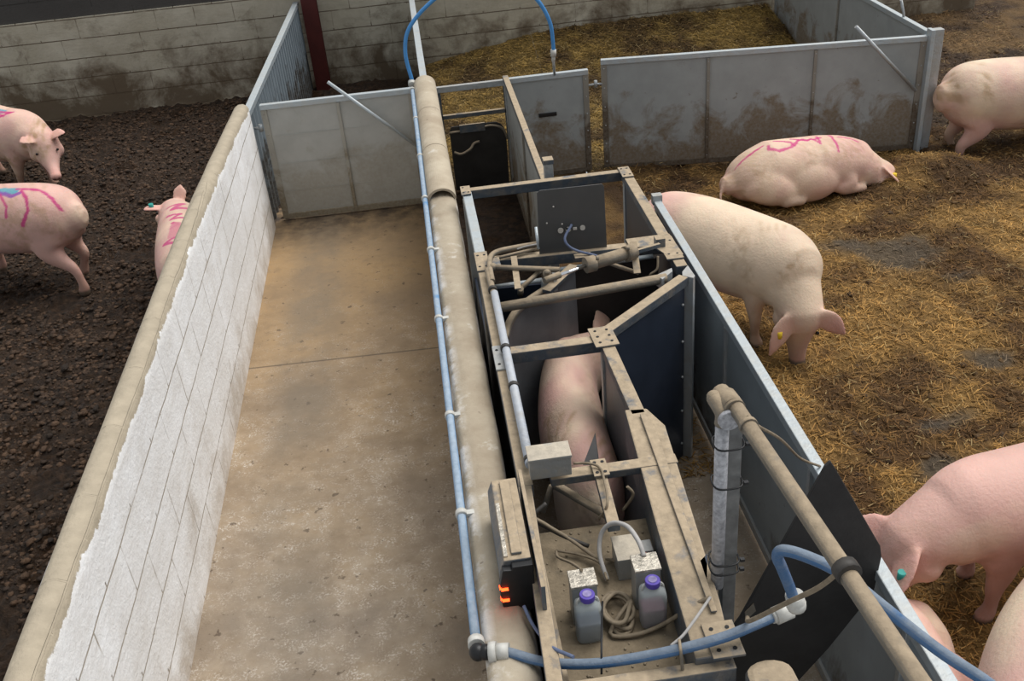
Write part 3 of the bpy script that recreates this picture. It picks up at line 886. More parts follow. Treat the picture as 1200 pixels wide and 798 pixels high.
# entrance board with the dark plate standing above the cross beam
pl = MB().prism([(0.525, 4.835, 1.10), (0.89, 4.82, 1.10), (0.885, 4.815, 1.50), (0.875, 4.815, 1.515), (0.55, 4.83, 1.515), (0.535, 4.832, 1.50)], (0, 0.006, 0))
pt = part('backing_plate', pl, 'plate', 0.001, 'dark upright steel plate with a row of small pale holes')
mb = MB()
for i, (px, py, r) in enumerate(((657, 264, 0.015), (665.5, 263, 0.014), (681.5, 262, 0.014))):
    x = 0.525 + (px - 632) / 76 * 0.365
    obj('hole', MB().tube([(x, 4.822, 1.28), (x, 4.815, 1.28)], r, 14), 'pale_spot', pt)
obj('slot_hole', MB().box((0.722, 4.82, 1.28), (0.02, 0.008, 0.012)), 'pale_spot', pt)
for q in ((0.615, 4.82, 1.42), (0.655, 4.82, 1.315), (0.575, 4.822, 1.33)):
    obj('bolt_head', MB().sphere(q, 0.005, 6, 4), 'pale_spot', pt)
mb = MB().box((0.686, 4.813, 1.288), (0.026, 0.004, 0.010))
obj('hole_shadow', mb, 'black', pt)
# inner gate: grey board under a curved tube
crv = spline([(0.263, 4.271, 1), (0.297, 4.346, 1.04), (0.375, 4.429, 1.08), (0.563, 4.562, 1.11), (0.682, 4.684, 1.12)])
ig = part('inner_gate', MB().tube(crv, 0.020, 10), 'tube', 0, 'curved tube of the inner gate')
pg = [tuple(p) for p in crv] + [(crv[-1].x + 0.05, crv[-1].y, crv[-1].z), (crv[-1].x + 0.06, crv[-1].y - 0.02, 0.06), (crv[0].x, crv[0].y, 0.06)]
mb = MB(); n = len(crv); vs = []; fs = []
for p in crv:
    vs += [(p.x, p.y, p.z), (p.x, p.y, 0.06), (p.x + 0.010, p.y + 0.008, p.z), (p.x + 0.010, p.y + 0.008, 0.06)]
for i in range(n - 1):
    k = 4 * i; m_ = k + 4
    fs += [(k, k + 1, m_ + 1, m_), (k + 3, k + 2, m_ + 2, m_ + 3), (k, m_, m_ + 2, k + 2), (k + 1, k + 3, m_ + 3, m_ + 1)]
mb.add(vs, fs, False)
obj('gate_board', mb, 'grey_board2', ig)
# inner partition with vertical edging strip, seen under the round tube
board('partition_board', (0.62, 4.88), (1.18, 4.87), 0.05, 1.02, 'rubber', 0.012)
board('partition_board', (0.24, 4.72), (0.60, 4.70), 0.05, 1.04, 'dark_board', 0.012)
part('edging_strip', MB().box((0.622, 4.66, 0.56), (0.018, 0.018, 1.08)), 'bright')
part('edging_strip', MB().box((0.60, 4.66, 0.56), (0.028, 0.014, 1.08)), 'dark_board')
part('cross_tube', MB().tube([(0.245, 4.33, T - 0.01), (1.11, 4.41, T - 0.01)], 0.026, 14), 'tube')
part('tube_plate', MB().prism([(1.08, 4.37, T + 0.01), (1.15, 4.44, T + 0.01), (1.155, 4.475, T + 0.01), (1.06, 4.42, T + 0.01)], (0, 0, -0.06)), 'galv', 0.002)
part('lower_tube', MB().tube([(0.25, 4.75, 1.03), (0.52, 4.76, 1.03)], 0.014).tube([(0.60, 4.72, 1.10), (1.12, 4.74, 1.10)], 0.013), 'bright')
# linkages
part('link_rod', MB().tube([(0.254, 4.676, 1.19), (0.593, 4.552, 1.19)], 0.014).sphere((0.263, 4.674, 1.19), 0.022), 'tube')
part('link_rod', MB().tube([(0.372, 4.52, 1.12), (0.508, 4.615, 1.17)], 0.013).tube([(0.38, 4.499, 1.14), (0.381, 4.546, 1.08)], 0.016), 'tube')
part('link_rod', MB().tube([(0.866, 4.692, 1.12), (1.004, 4.574, 1.1)], 0.011), 'tube')
part('strap', MB().beam((0.38, 4.75, 1.2), (0.364, 4.466, 1.16), 0.032, 0.008), 'frame')
part('strap', MB().beam((0.999, 4.663, 1.24), (0.983, 4.502, 1.14), 0.035, 0.008), 'frame')
part('strap', MB().beam((0.275, 4.8, 1.18), (0.276, 4.68, 1.18), 0.06, 0.01), 'frame')
part('clevis', MB().box((0.52, 4.545, 1.1), (0.055, 0.03, 0.10), 0.2).box((0.561, 4.543, 1.13), (0.02, 0.03, 0.10), 0.2), 'galv', 0.003)
part('pivot_bolt', MB().tube([(0.534, 4.627, 1.13), (0.522, 4.514, 1.2)], 0.022, 12).sphere((0.521, 4.504, 1.21), 0.016), 'tube')
part('lever', MB().beam((0.505, 4.465, 1.13), (0.681, 4.665, 1.15), 0.05, 0.02), 'frame', 0.002)
# pneumatic cylinder
cy = part('cylinder', MB().tube([(0.739, 4.529, 1.21), (0.978, 4.589, 1.22)], 0.033, 18).tube([(0.721, 4.525, 1.21), (0.772, 4.539, 1.21)], 0.042, 16).tube([(0.938, 4.57, 1.22), (0.988, 4.596, 1.22)], 0.042, 16), 'tube')
obj('piston_rod', MB().tube([(0.562, 4.465, 1.2), (0.729, 4.522, 1.21)], 0.010, 10), 'chrome', cy)
obj('rod_end', MB().tube([(0.497, 4.437, 1.2), (0.581, 4.479, 1.2)], 0.018, 10), 'tube', cy)
obj('cylinder_mount', MB().beam((0.98, 4.598, 1.22), (1.139, 4.664, 1.21), 0.018, 0.02).box((1.156, 4.733, 1.18), (0.05, 0.05, 0.06)), 'frame', cy)
obj('port', MB().tube([(0.777, 4.487, 1.25), (0.779, 4.494, 1.27)], 0.008).tube([(0.945, 4.536, 1.26), (0.945, 4.534, 1.28)], 0.008), 'tube', cy)
part('bolt_plate', MB().box((0.739, 4.708, 1.17), (0.09, 0.05, 0.012)), 'frame', 0.002)
# round-cornered guide tube at the upper left, running on down the left beam as pale conduit
part('guide_tube', MB().tube(spline([(0.519, 4.876, 1.19), (0.384, 4.863, 1.19), (0.303, 4.844, 1.19), (0.262, 4.794, 1.19), (0.246, 4.688, 1.19), (0.242, 4.517, 1.19)]), 0.015, 12).tube([(0.265, 4.803, 1.17), (0.517, 4.866, 1.17)], 0.009), 'tube')
part('plate_stub', MB().tube([(0.524, 4.898, 1.28), (0.522, 4.833, 1.18)], 0.008), 'bright')
part('conduit', MB().tube([(0.232, 4.66, 1.185), (0.242, 3.95, 1.185)], 0.016, 12), 'tube')
part('conduit', MB().tube([(0.240, 4.40, 1.188), (0.232, 3.02, 1.188)], 0.0185, 12), 'conduit')
for y in (4.42, 3.86, 3.55, 3.04):
    part('conduit_clip', MB().tube([(0.235, y, 1.188), (0.235, y + 0.022, 1.188)], 0.023, 12), 'cable_dark')
part('mounting_plate', MB().prism([(0.761, 2.467, 1.15), (0.725, 2.345, 1.15), (0.714, 2.427, 1.15)], (0, 0, -0.03)), 'dark_board', 0.001)
# junction box on the left end of the cross beam
jb = part('junction_box', MB().box((0.30, 2.965, 1.235), (0.155, 0.085, 0.085)), 'box', 0.003, 'grey junction box with dusty bright lid')
obj('box_lid', MB().box((0.30, 2.965, 1.281), (0.162, 0.092, 0.012)), 'box', jb, 0.002)
# diagonal bar and dark pieces below it
part('diagonal_bar', MB().tube([(0.323, 3.051, 1.05), (0.494, 2.867, 1.02)], 0.017, 10), 'tube')
part('shield_plate', MB().prism([(0.512, 3.182, 1.17), (0.494, 3.009, 1.15), (0.434, 3.022, 1.15)], (0.004, 0.012, -0.004)), 'rubber')
part('trough_edge', MB().tube([(0.27, 3.074, 0.9), (0.315, 3.103, 1), (0.362, 3.089, 1.02)], 0.012, 8), 'tube')
# tray with dust and lips
TZ = 0.985
tr = part('tray', MB().box((0.44, 2.48, TZ - 0.01), (0.47, 0.76, 0.02)), 'tray', 0, 'feed-dusted tray')
obj('tray_lip', MB().box((0.665, 2.48, TZ + 0.075), (0.02, 0.76, 0.17)), 'frame', tr, 0.002)
obj('tray_lip', MB().box((0.213, 2.48, TZ + 0.02), (0.02, 0.76, 0.06)), 'frame', tr, 0.002)
obj('tray_lip', MB().box((0.44, 2.105, TZ + 0.012), (0.47, 0.025, 0.03)), 'frame', tr, 0.002)
mb = MB()
for k in range(90):
    x = rng.uniform(0.23, 0.64); y = rng.uniform(2.14, 2.84)
    r = rng.uniform(0.002, 0.006)
    mb.sphere((x, y, TZ + r * 0.4), (r, r * 1.2, r * 0.7), 6, 4)
cr = obj('feed_crumbs', mb, 'cable_tan', tr); cr['kind'] = 'stuff'
# dosing boxes standing in the tray
def dosing_box(x, y, w, d, h, lid, label, knob=False):
    b = part('dosing_box', MB().box((x, y, TZ + h / 2), (w, d, h)), 'box', 0.003, label)
    obj('box_lid', MB().box((x, y, TZ + h + 0.005), (w + 0.006, d + 0.006, 0.010)), lid, b, 0.002)
    return b
dosing_box(0.325, 2.425, 0.085, 0.075, 0.17, 'foil', 'small dosing box with scuffed bright lid')
dosing_box(0.545, 2.455, 0.085, 0.075, 0.17, 'foil', 'small dosing box with half-bare bright lid')
b = dosing_box(0.515, 2.62, 0.085, 0.12, 0.09, 'box', 'squat grey dosing box with a red knob beside it')
obj('knob', MB().tube([(0.575, 2.60, TZ + 0.03), (0.575, 2.60, TZ + 0.06)], 0.018, 12).sphere((0.575, 2.60, TZ + 0.065), 0.012), 'rust_red', b)
obj('motor', MB().box((0.59, 2.66, TZ + 0.03), (0.05, 0.06, 0.05)), 'galv', b, 0.003)

# motor cover near the bottom of the picture
t = thing('motor_cover', 'rounded dusty motor cover at the near end of the feeder', 'cover', (0.80, 1.90, 0))
mb = MB()
poly = [(0.735, 1.70), (0.90, 1.70)] + [(0.812 + 0.074 * math.cos(a), 1.98 + 0.05 * math.sin(a)) for a in np.linspace(0, math.pi, 9)]
mb.prism([(x, y, 1.02) for x, y in poly], (0, 0, 0.1))
obj('lid', mb, 'frame', t, 0.02)
obj('motor_body', MB().prism([(x * 0.96 + 0.033, y * 0.97 + 0.055, 0.05) for x, y in poly], (0, 0, 0.99)), 'rubber', t)

# control box at the left of the tray, red lamps on the near end
cb = thing('control_box', 'dusty control box with black end and two red lamps, beside the tray', 'control box', (0.12, 2.68, 1.06))
obj('casing', MB().prism([(0.055, 2.47, 1.10), (0.165, 2.47, 1.10), (0.165, 2.47, 1.245), (0.075, 2.47, 1.245), (0.058, 2.47, 1.20)], (0, 0.42, 0)), 'frame', cb, 0.004)
obj('lid_rib', MB().box((0.12, 2.68, 1.251), (0.035, 0.38, 0.012)), 'frame', cb, 0.003)
obj('lid_strip', MB().box((0.083, 2.62, 1.248), (0.014, 0.27, 0.008)), 'foil', cb, 0.001, 'bare bright strip on the lid')
obj('end_face', MB().prism([(0.058, 2.445, 1.03), (0.075, 2.445, 1.005), (0.09, 2.445, 1.005), (0.09, 2.445, 1.03), (0.168, 2.445, 1.03), (0.168, 2.445, 1.235), (0.098, 2.445, 1.235), (0.096, 2.445, 1.222), (0.066, 2.445, 1.225), (0.052, 2.445, 1.16), (0.050, 2.445, 1.10)], (0, 0.03, 0)), 'black', cb, 0.003)
for z in (1.145, 1.095):
    obj('red_lamp', MB().box((0.066, 2.442, z), (0.024, 0.010, 0.006)).box((0.052, 2.450, z + 0.003), (0.006, 0.014, 0.009)), 'red_light', cb)
obj('mounting_board', MB().box((0.184, 2.62, 1.12), (0.014, 0.60, 0.27)), 'frame', cb, 0.002)

# bottles
def bottle(x, y, liq, label):
    t = thing('bottle', label, 'bottle', (x, y, TZ), 'bottles with purple caps in the feeder tray')
    w = 0.044; d = 0.036; vs = []; fs = []; n = 20; mb = MB()
    lv = [(0.002, 0.90), (0.010, 1.0), (0.130, 1.0), (0.150, 0.93), (0.162, 0.70), (0.168, 0.52), (0.178, 0.50)]
    for z, s in lv:
        e = 0.45 if s > 0.85 else 0.9
        for k in range(n):
            a = 2 * math.pi * k / n
            cx, sx = math.cos(a), math.sin(a)
            vs.append((x + w * s * math.copysign(abs(cx) ** e, cx), y + d * s * math.copysign(abs(sx) ** e, sx), TZ + z))
    for i in range(len(lv) - 1):
        for k in range(n):
            fs.append((i * n + k, i * n + (k + 1) % n, (i + 1) * n + (k + 1) % n, (i + 1) * n + k))
    fs.append(tuple(reversed(range(n)))); fs.append(tuple((len(lv) - 1) * n + k for k in range(n)))
    mb.add(vs, fs, True)
    obj('bottle_body', mb, 'bottle', t)
    obj('liquid', MB().box((x, y, TZ + 0.045), (w * 1.8, d * 1.8, 0.08)), liq, t, 0.008)
    mb = MB().tube([(x, y, TZ + 0.172), (x, y, TZ + 0.195)], 0.025, 18)
    cp = obj('cap', mb, 'purple', t, 0.002)
    obj('cap_top', MB().tube([(x, y, TZ + 0.195), (x, y, TZ + 0.197)], 0.015, 18), 'purple_dusty', cp)
    obj('handle', MB().tube(spline([(x - 0.026, y, TZ + 0.178), (x - 0.034, y, TZ + 0.165), (x - 0.037, y, TZ + 0.14)]), 0.004, 8).tube(spline([(x + 0.026, y, TZ + 0.178), (x + 0.034, y, TZ + 0.165), (x + 0.037, y, TZ + 0.14)]), 0.004, 8), 'fitting', t)
bottle(0.325, 2.335, 'liquid_blue', 'left cloudy bottle with purple cap, grey-blue liquid inside')
bottle(0.545, 2.355, 'liquid_red', 'right cloudy bottle with purple cap, wine-red liquid inside')

# cables lying in the tray
def cable(name, pts, r, mat, label, n=8):
    return tag(obj(name, MB().tube(spline(pts, n), r, 8), mat), label, 'cable')
cable('cable', [(0.264, 2.833, 1.15), (0.201, 2.805, 1.12), (0.223, 2.795, 1.1), (0.308, 2.748, 1.06), (0.395, 2.719, 1.02)], 0.008, 'cable_dark', 'dark cable crossing the left side of the tray')
cable('cable', [(0.207, 3.086, 1.14), (0.208, 2.98, 1.12), (0.198, 2.834, 1.12), (0.252, 2.775, 1.1), (0.33, 2.736, 1.05), (0.415, 2.658, 1.01)], 0.007, 'cable_tan', 'dusty cable coming down from the left beam into the tray')
cable('cable', [(0.276, 2.727, 1.01), (0.276, 2.675, 1.03), (0.312, 2.584, 1.08), (0.328, 2.448, 1.175)], 0.005, 'cable_tan', 'tan cable looping onto the left dosing box')
cable('cable', [(0.277, 2.731, 1.01), (0.358, 2.692, 1.01), (0.418, 2.625, 1.02), (0.428, 2.538, 1.02)], 0.005, 'cable_tan', 'tan cable lying left of the coil')
cable('cable', [(0.446, 2.662, 1), (0.484, 2.631, 1.01), (0.531, 2.621, 1.01)], 0.005, 'cable_tan', 'short tan cable between coil and squat box')
cable('arched_tube', [(0.431, 2.558, 1), (0.419, 2.626, 1.06), (0.436, 2.668, 1.12), (0.475, 2.657, 1.17), (0.517, 2.608, 1.19), (0.538, 2.53, 1.19), (0.546, 2.479, 1.165)], 0.0085, 'cable_grey', 'pale tube arching over to the middle dosing box')
coil = []
for k in range(64):
    a = 2 * math.pi * k / 16 + 0.5
    r = 0.052 + 0.006 * math.sin(k * 0.7)
    coil.append((0.435 + r * math.cos(a) * 0.85 + 0.004 * math.sin(k), 2.40 + r * 1.45 * math.sin(a) + 0.008 * math.cos(k * 0.3), TZ + 0.010 + 0.012 * (k // 16)))
cable('coiled_hose', coil + [(0.392, 2.32, 1), (0.473, 2.297, 1), (0.577, 2.31, 1.02), (0.645, 2.269, 1.12), (0.707, 2.252, 1.17)], 0.0075, 'cable_tan', 'tan hose coiled between the two bottles', 4)
cable('cable', [(0.707, 2.252, 1.17), (0.63, 2.148, 1.2), (0.577, 2.099, 1.19), (0.535, 2.08, 1.175)], 0.005, 'cable_grey', 'pale cable dropping from the upright pole to the blue pipe')
cable('cable', [(0.579, 2.898, 1.12), (0.599, 2.892, 1.08), (0.561, 2.905, 1)], 0.006, 'cable_tan', 'brown cable hanging beside the pig at the tray')
cable('cable', [(0.121, 2.4, 1.1), (0.142, 2.328, 1.08), (0.179, 2.18, 1.14), (0.239, 2.098, 1.17)], 0.006, 'cable_blue', 'slate blue cable running from the control box to the front beam')
cable('cable', [(0.703, 4.8, 1.315), (0.654, 4.74, 1.266), (0.693, 4.72, 1.211), (0.811, 4.68, 1.174)], 0.007, 'cable_blue', 'dark blue cable drooping from the upright plate')
cable('cable', [(0.513, 4.815, 1.22), (0.449, 4.823, 1.21), (0.407, 4.825, 1.2)], 0.004, 'cable_grey', 'thin grey wire at the bent guide tube')
cable('cable', [(1.105, 4.563, 1.19), (1.094, 4.538, 1.13), (1.058, 4.539, 1.1), (1.058, 4.558, 1.05)], 0.006, 'cable_tan', 'tan hose curling down by the cylinder mount')
cable('cable', [(0.394, 2.991, 1.19), (0.451, 2.978, 1.19), (0.488, 2.956, 1.18), (0.491, 2.89, 1.175), (0.477, 2.757, 1.175), (0.445, 2.766, 1.1)], 0.005, 'cable_tan', 'cable clipped along the cross beam from the junction box')

# ------------------------------------------------------------------ upright pole and top rail
up = thing('upright_pole', 'square galvanised pole with a pale pipe strapped to it, right of the tray', 'pole', (0.775, 2.36, 0))
obj('pole', MB().box((0.80, 2.37, 0.92), (0.045, 0.045, 1.84)), 'pole_steel', up, 0.003)
obj('strapped_pipe', MB().tube([(0.758, 2.345, 1.12), (0.758, 2.345, 1.80)], 0.021, 14), 'white_pipe', up, 0, 'pale grimy plastic pipe')
obj('pipe_elbow', MB().tube(spline([(0.758, 2.345, 1.78), (0.758, 2.345, 1.82), (0.745, 2.39, 1.845)]), 0.024, 14).sphere((0.745, 2.39, 1.845), 0.024), 'tube', up)
obj('end_disc', MB().tube([(0.770, 2.325, 1.81), (0.770, 2.312, 1.81)], [0.034, 0.032], 18), 'white_pipe', up)
for z in (1.70, 1.55, 1.23, 1.19):
    loop = [(0.782 + 0.046 * math.copysign(abs(math.cos(q)) ** 0.6, math.cos(q)), 2.357 + 0.037 * math.copysign(abs(math.sin(q)) ** 0.6, math.sin(q)), z + 0.004 * math.sin(q)) for q in np.linspace(0, 2 * math.pi, 25)]
    obj('cable_tie', MB().tube(loop, 0.0032, 6).box((0.836, 2.335, z), (0.014, 0.012, 0.010)), 'black', up)
rl = thing('top_rail', 'dusty round rail sloping from the pole head toward the viewer', 'rail', (0.8, 1.9, 1.83))
obj('rail_tube', MB().tube([(0.790, 2.39, 1.84), (0.868, 1.33, 1.83), (0.89, 1.1, 1.83)], 0.0235, 16), 'tube', rl)
obj('rail_collar', MB().tube([(0.782, 2.40, 1.835), (0.790, 2.33, 1.835)], 0.034, 16), 'tube', rl)
obj('rail_bracket', MB().tube([(0.772, 2.42, 1.84), (0.785, 2.34, 1.84)], 0.03, 14), 'tube', rl)
def rail_at(y, dz=0):
    return V((0.790 + (2.39 - y) * 0.0736, y, 1.84 + dz))
obj('rail_band', MB().tube([rail_at(1.665), rail_at(1.635)], 0.032, 14), 'cable_dark', rl)
obj('rail_band', MB().tube([rail_at(2.25), rail_at(2.235)], 0.028, 14), 'tube', rl)
cable('cable', [rail_at(2.25, 0.025), (0.862, 2.32, 1.77), (1.002, 2.5, 1.565), (1.245, 2.9, 1.136), (1.385, 3.03, 0.97)], 0.005, 'cable_tan', 'thin cord from the rail to the outer panel')
cable('cable', [rail_at(1.65, 0.02), (0.829, 1.75, 1.691), (0.797, 1.85, 1.544), (0.751, 2, 1.324), (0.777, 2.1, 1.224)], 0.007, 'cable_tan', 'tan rod-like cord tied from the rail band across the black board')

# black rubber board set across the corridor
bb = thing('swing_board', 'black diamond-shaped board standing across the corridor under the rail', 'board', (1.15, 2.45, 0))
poly = [(1.155, 1.485), (1.17, 1.46), (1.365, 1.08), (1.375, 1.03), (1.365, 0.86), (1.22, 0.60), (1.10, 0.42), (0.80, 0.42), (0.76, 0.62), (0.88, 0.83), (1.14, 1.47)]
obj('board', MB().prism([(x, 2.45, z) for x, z in poly], (0, 0.014, 0)), 'rubber', bb, 0.003)
obj('slot', MB().prism([(x, 2.446, z) for x, z in ((1.075, 1.27), (1.095, 1.30), (1.10, 1.26), (1.08, 1.23))], (0, 0.003, 0)), 'galv', bb)
obj('slot', MB().prism([(x, 2.446, z) for x, z in ((0.895, 0.86), (0.925, 0.90), (0.935, 0.86), (0.90, 0.82))], (0, 0.003, 0)), 'tube', bb)
obj('board_foot', MB().box((1.0, 2.46, 0.21), (0.05, 0.03, 0.44)), 'galv', bb)

# ------------------------------------------------------------------ blue water pipes
wp = thing('water_pipe', 'long pale blue water pipe clipped along the centre wall', 'pipe', (-0.05, 5.4, 1.0))
obj('pipe', MB().tube([(-0.050, y, 1.045 + 0.004 * math.sin(y * 2)) for y in np.arange(2.33, 8.50, 0.2)], 0.0165, 14), 'pipe_blue', wp)
for y in (8.30, 7.55, 6.75, 6.0, 5.25, 4.45, 3.60, 2.95):
    obj('pipe_clip', MB().tube([(-0.050, y, 1.045), (-0.050, y + 0.025, 1.045)], 0.023, 12).box((-0.02, y + 0.012, 1.045), (0.05, 0.025, 0.015)), 'fitting', wp)
obj('pipe_coupling', MB().tube([(-0.050, 8.44, 1.045), (-0.050, 8.50, 1.055)], 0.030, 12), 'fitting', wp)
e = thing('pipe_elbow', 'black elbow with ribbed pale collars joining the two blue pipes', 'fitting', (-0.03, 2.29, 1.05))
obj('elbow', MB().sphere((-0.048, 2.275, 1.055), 0.030, 14, 10).tube([(-0.048, 2.275, 1.055), (0.0, 2.262, 1.06)], 0.026, 14), 'black', e)
obj('collar', MB().tube([(-0.050, 2.335, 1.045), (-0.050, 2.305, 1.05)], 0.028, 14), 'fitting', e)
obj('collar', MB().tube([(-0.012, 2.262, 1.06), (0.012, 2.258, 1.062)], 0.034, 14).tube([(0.012, 2.258, 1.062), (0.052, 2.25, 1.065)], 0.028, 14), 'fitting', e)
fp = thing('front_pipe', 'dusty blue pipe lying along the near beam of the feeder', 'pipe', (0.35, 2.1, 1.1))
pts = [(0.04, 2.252, 1.065), (0.161, 2.176, 1.075), (0.288, 2.123, 1.1), (0.414, 2.084, 1.14), (0.566, 2.059, 1.18), (0.698, 2.062, 1.2), (0.796, 2.082, 1.21), (0.873, 2.099, 1.22)]
obj('pipe', MB().tube(spline(pts), 0.0165, 14), 'pipe_dusty', fp)
obj('pipe_coupling', MB().tube([(0.861, 2.094, 1.22), (0.913, 2.107, 1.225)], 0.028, 14).tube([(0.85, 2.093, 1.22), (0.868, 2.099, 1.22)], 0.022, 14), 'fitting', fp)
for (px, tag_) in ((705, 0), (798, 0)):
    pass
obj('pipe_tie', MB().tube(spline([(0.376, 2.349, 1.12), (0.346, 2.207, 1.14), (0.33, 2.128, 1.135), (0.32, 2.085, 1.09)]), 0.0035, 8), 'black', fp)
obj('pipe_tie', MB().tube(spline([(0.56, 2.076, 1.2), (0.552, 2.027, 1.2), (0.565, 2.04, 1.05)]), 0.005, 8), 'tube', fp)
bh = thing('blue_hose', 'blue hose looping up under the rail and away to the lower right', 'hose', (1.0, 1.8, 1.2))
pts = [(0.886, 2.02, 1.352), (0.87, 2.02, 1.407), (0.831, 2, 1.518), (0.808, 1.98, 1.583), (0.815, 1.96, 1.622), (0.864, 1.92, 1.628), (0.936, 1.86, 1.61), (1.037, 1.78, 1.535), (1.148, 1.7, 1.449), (1.254, 1.62, 1.388), (1.37, 1.55, 1.288)]
obj('hose', MB().tube(spline(pts), 0.0165, 14), 'pipe_dusty', bh)
obj('hose_fitting', MB().tube([(0.884, 2.02, 1.38), (0.895, 2.02, 1.326)], 0.027, 14).sphere((0.892, 2.02, 1.34), 0.030), 'fitting', bh)
fh = thing('blue_hose', 'bright blue hose arching above the far rails', 'hose', (0.5, 8.5, 1.0))
pts = [(-0.043, 8.5, 1.062), (-0.068, 8.5, 1.304), (-0.005, 8.5, 1.507), (0.216, 8.5, 1.702), (0.488, 8.5, 1.821), (0.801, 8.5, 1.821), (1.033, 8.5, 1.648), (1.154, 8.5, 1.427), (1.175, 8.5, 1.175)]
obj('hose', MB().tube(spline(pts, 10), 0.0165, 12), 'pipe_blue_clean', fh)
obj('hose_fitting', MB().tube([(1.172, 8.5, 1.19), (1.169, 8.5, 1.133)], 0.025, 12).tube([(1.169, 8.5, 1.133), (1.166, 8.5, 1.089)], 0.016, 12), 'fitting', fh)
obj('nipple', MB().tube([(1.167, 8.5, 1.104), (1.18, 8.58, 0.95)], 0.011, 8), 'galv', fh)

# ------------------------------------------------------------------ pigs
def loft(mb, cs, U, W, n=20):
    """closed lofted limb: rings at cs, half axes U and W (vectors), domed ends"""
    cs = [V(c) for c in cs]; U = [V(u) for u in U]; W = [V(w) for w in W]
    t0 = (cs[0] - cs[1]).normalized(); t1 = (cs[-1] - cs[-2]).normalized()
    r0 = min(U[0].length, W[0].length); r1 = min(U[-1].length, W[-1].length)
    C = [cs[0] + t0 * r0 * 0.75, cs[0] + t0 * r0 * 0.45] + cs + [cs[-1] + t1 * r1 * 0.45, cs[-1] + t1 * r1 * 0.75]
    S = [(0.35, 0)] + [(0.8, 0)] + [(1, i) for i in range(len(cs))] + [(0.8, -1), (0.35, -1)]
    vs = []
    for c, (s, i) in zip(C, S):
        for k in range(n):
            a = 2 * math.pi * k / n
            vs.append(c + (U[i] * math.cos(a) + W[i] * math.sin(a)) * s)
    L = len(C); fs = []
    for i in range(L - 1):
        for k in range(n):
            fs.append((i * n + k, i * n + (k + 1) % n, (i + 1) * n + (k + 1) % n, (i + 1) * n + k))
    fs.append(tuple(reversed(range(n)))); fs.append(tuple((L - 1) * n + k for k in range(n)))
    mb.add(vs, fs, True)

def dense(pts, m=4):
    """resample rows of numbers by Catmull-Rom"""
    P = np.array(pts, float); P = np.vstack([2 * P[0] - P[1], P, 2 * P[-1] - P[-2]]); out = []
    for i in range(1, len(P) - 2):
        for k in range(m):
            t = k / m; a, b, c, d = P[i - 1], P[i], P[i + 1], P[i + 2]
            out.append(0.5 * (2 * b + (c - a) * t + (2 * a - 5 * b + 4 * c - d) * t * t + (3 * b - a - 3 * c + d) * t ** 3))
    out.append(P[-2]); return np.array(out)

def limb(mb, rows, n=14):
    """rows: x y z radius_fore_aft radius_side"""
    R = dense(rows, 3); cs = [V(r[:3]) for r in R]; U = []; W = []
    for i in range(len(cs)):
        t = (cs[min(i + 1, len(cs) - 1)] - cs[max(0, i - 1)]).normalized()
        side = V((0, 1, 0)); side = (side - t * side.dot(t)).normalized()
        f = t.cross(side)
        U.append(f * R[i][3]); W.append(side * R[i][4])
    loft(mb, cs, U, W, n)

PINK = np.array([0.67, 0.41, 0.345]); CREAM = np.array([0.72, 0.555, 0.405]); ROSE = np.array([0.60, 0.29, 0.245])
MAG = np.array([0.52, 0.018, 0.18]); CYAN = np.array([0.03, 0.33, 0.42]); VIO = np.array([0.22, 0.05, 0.33])

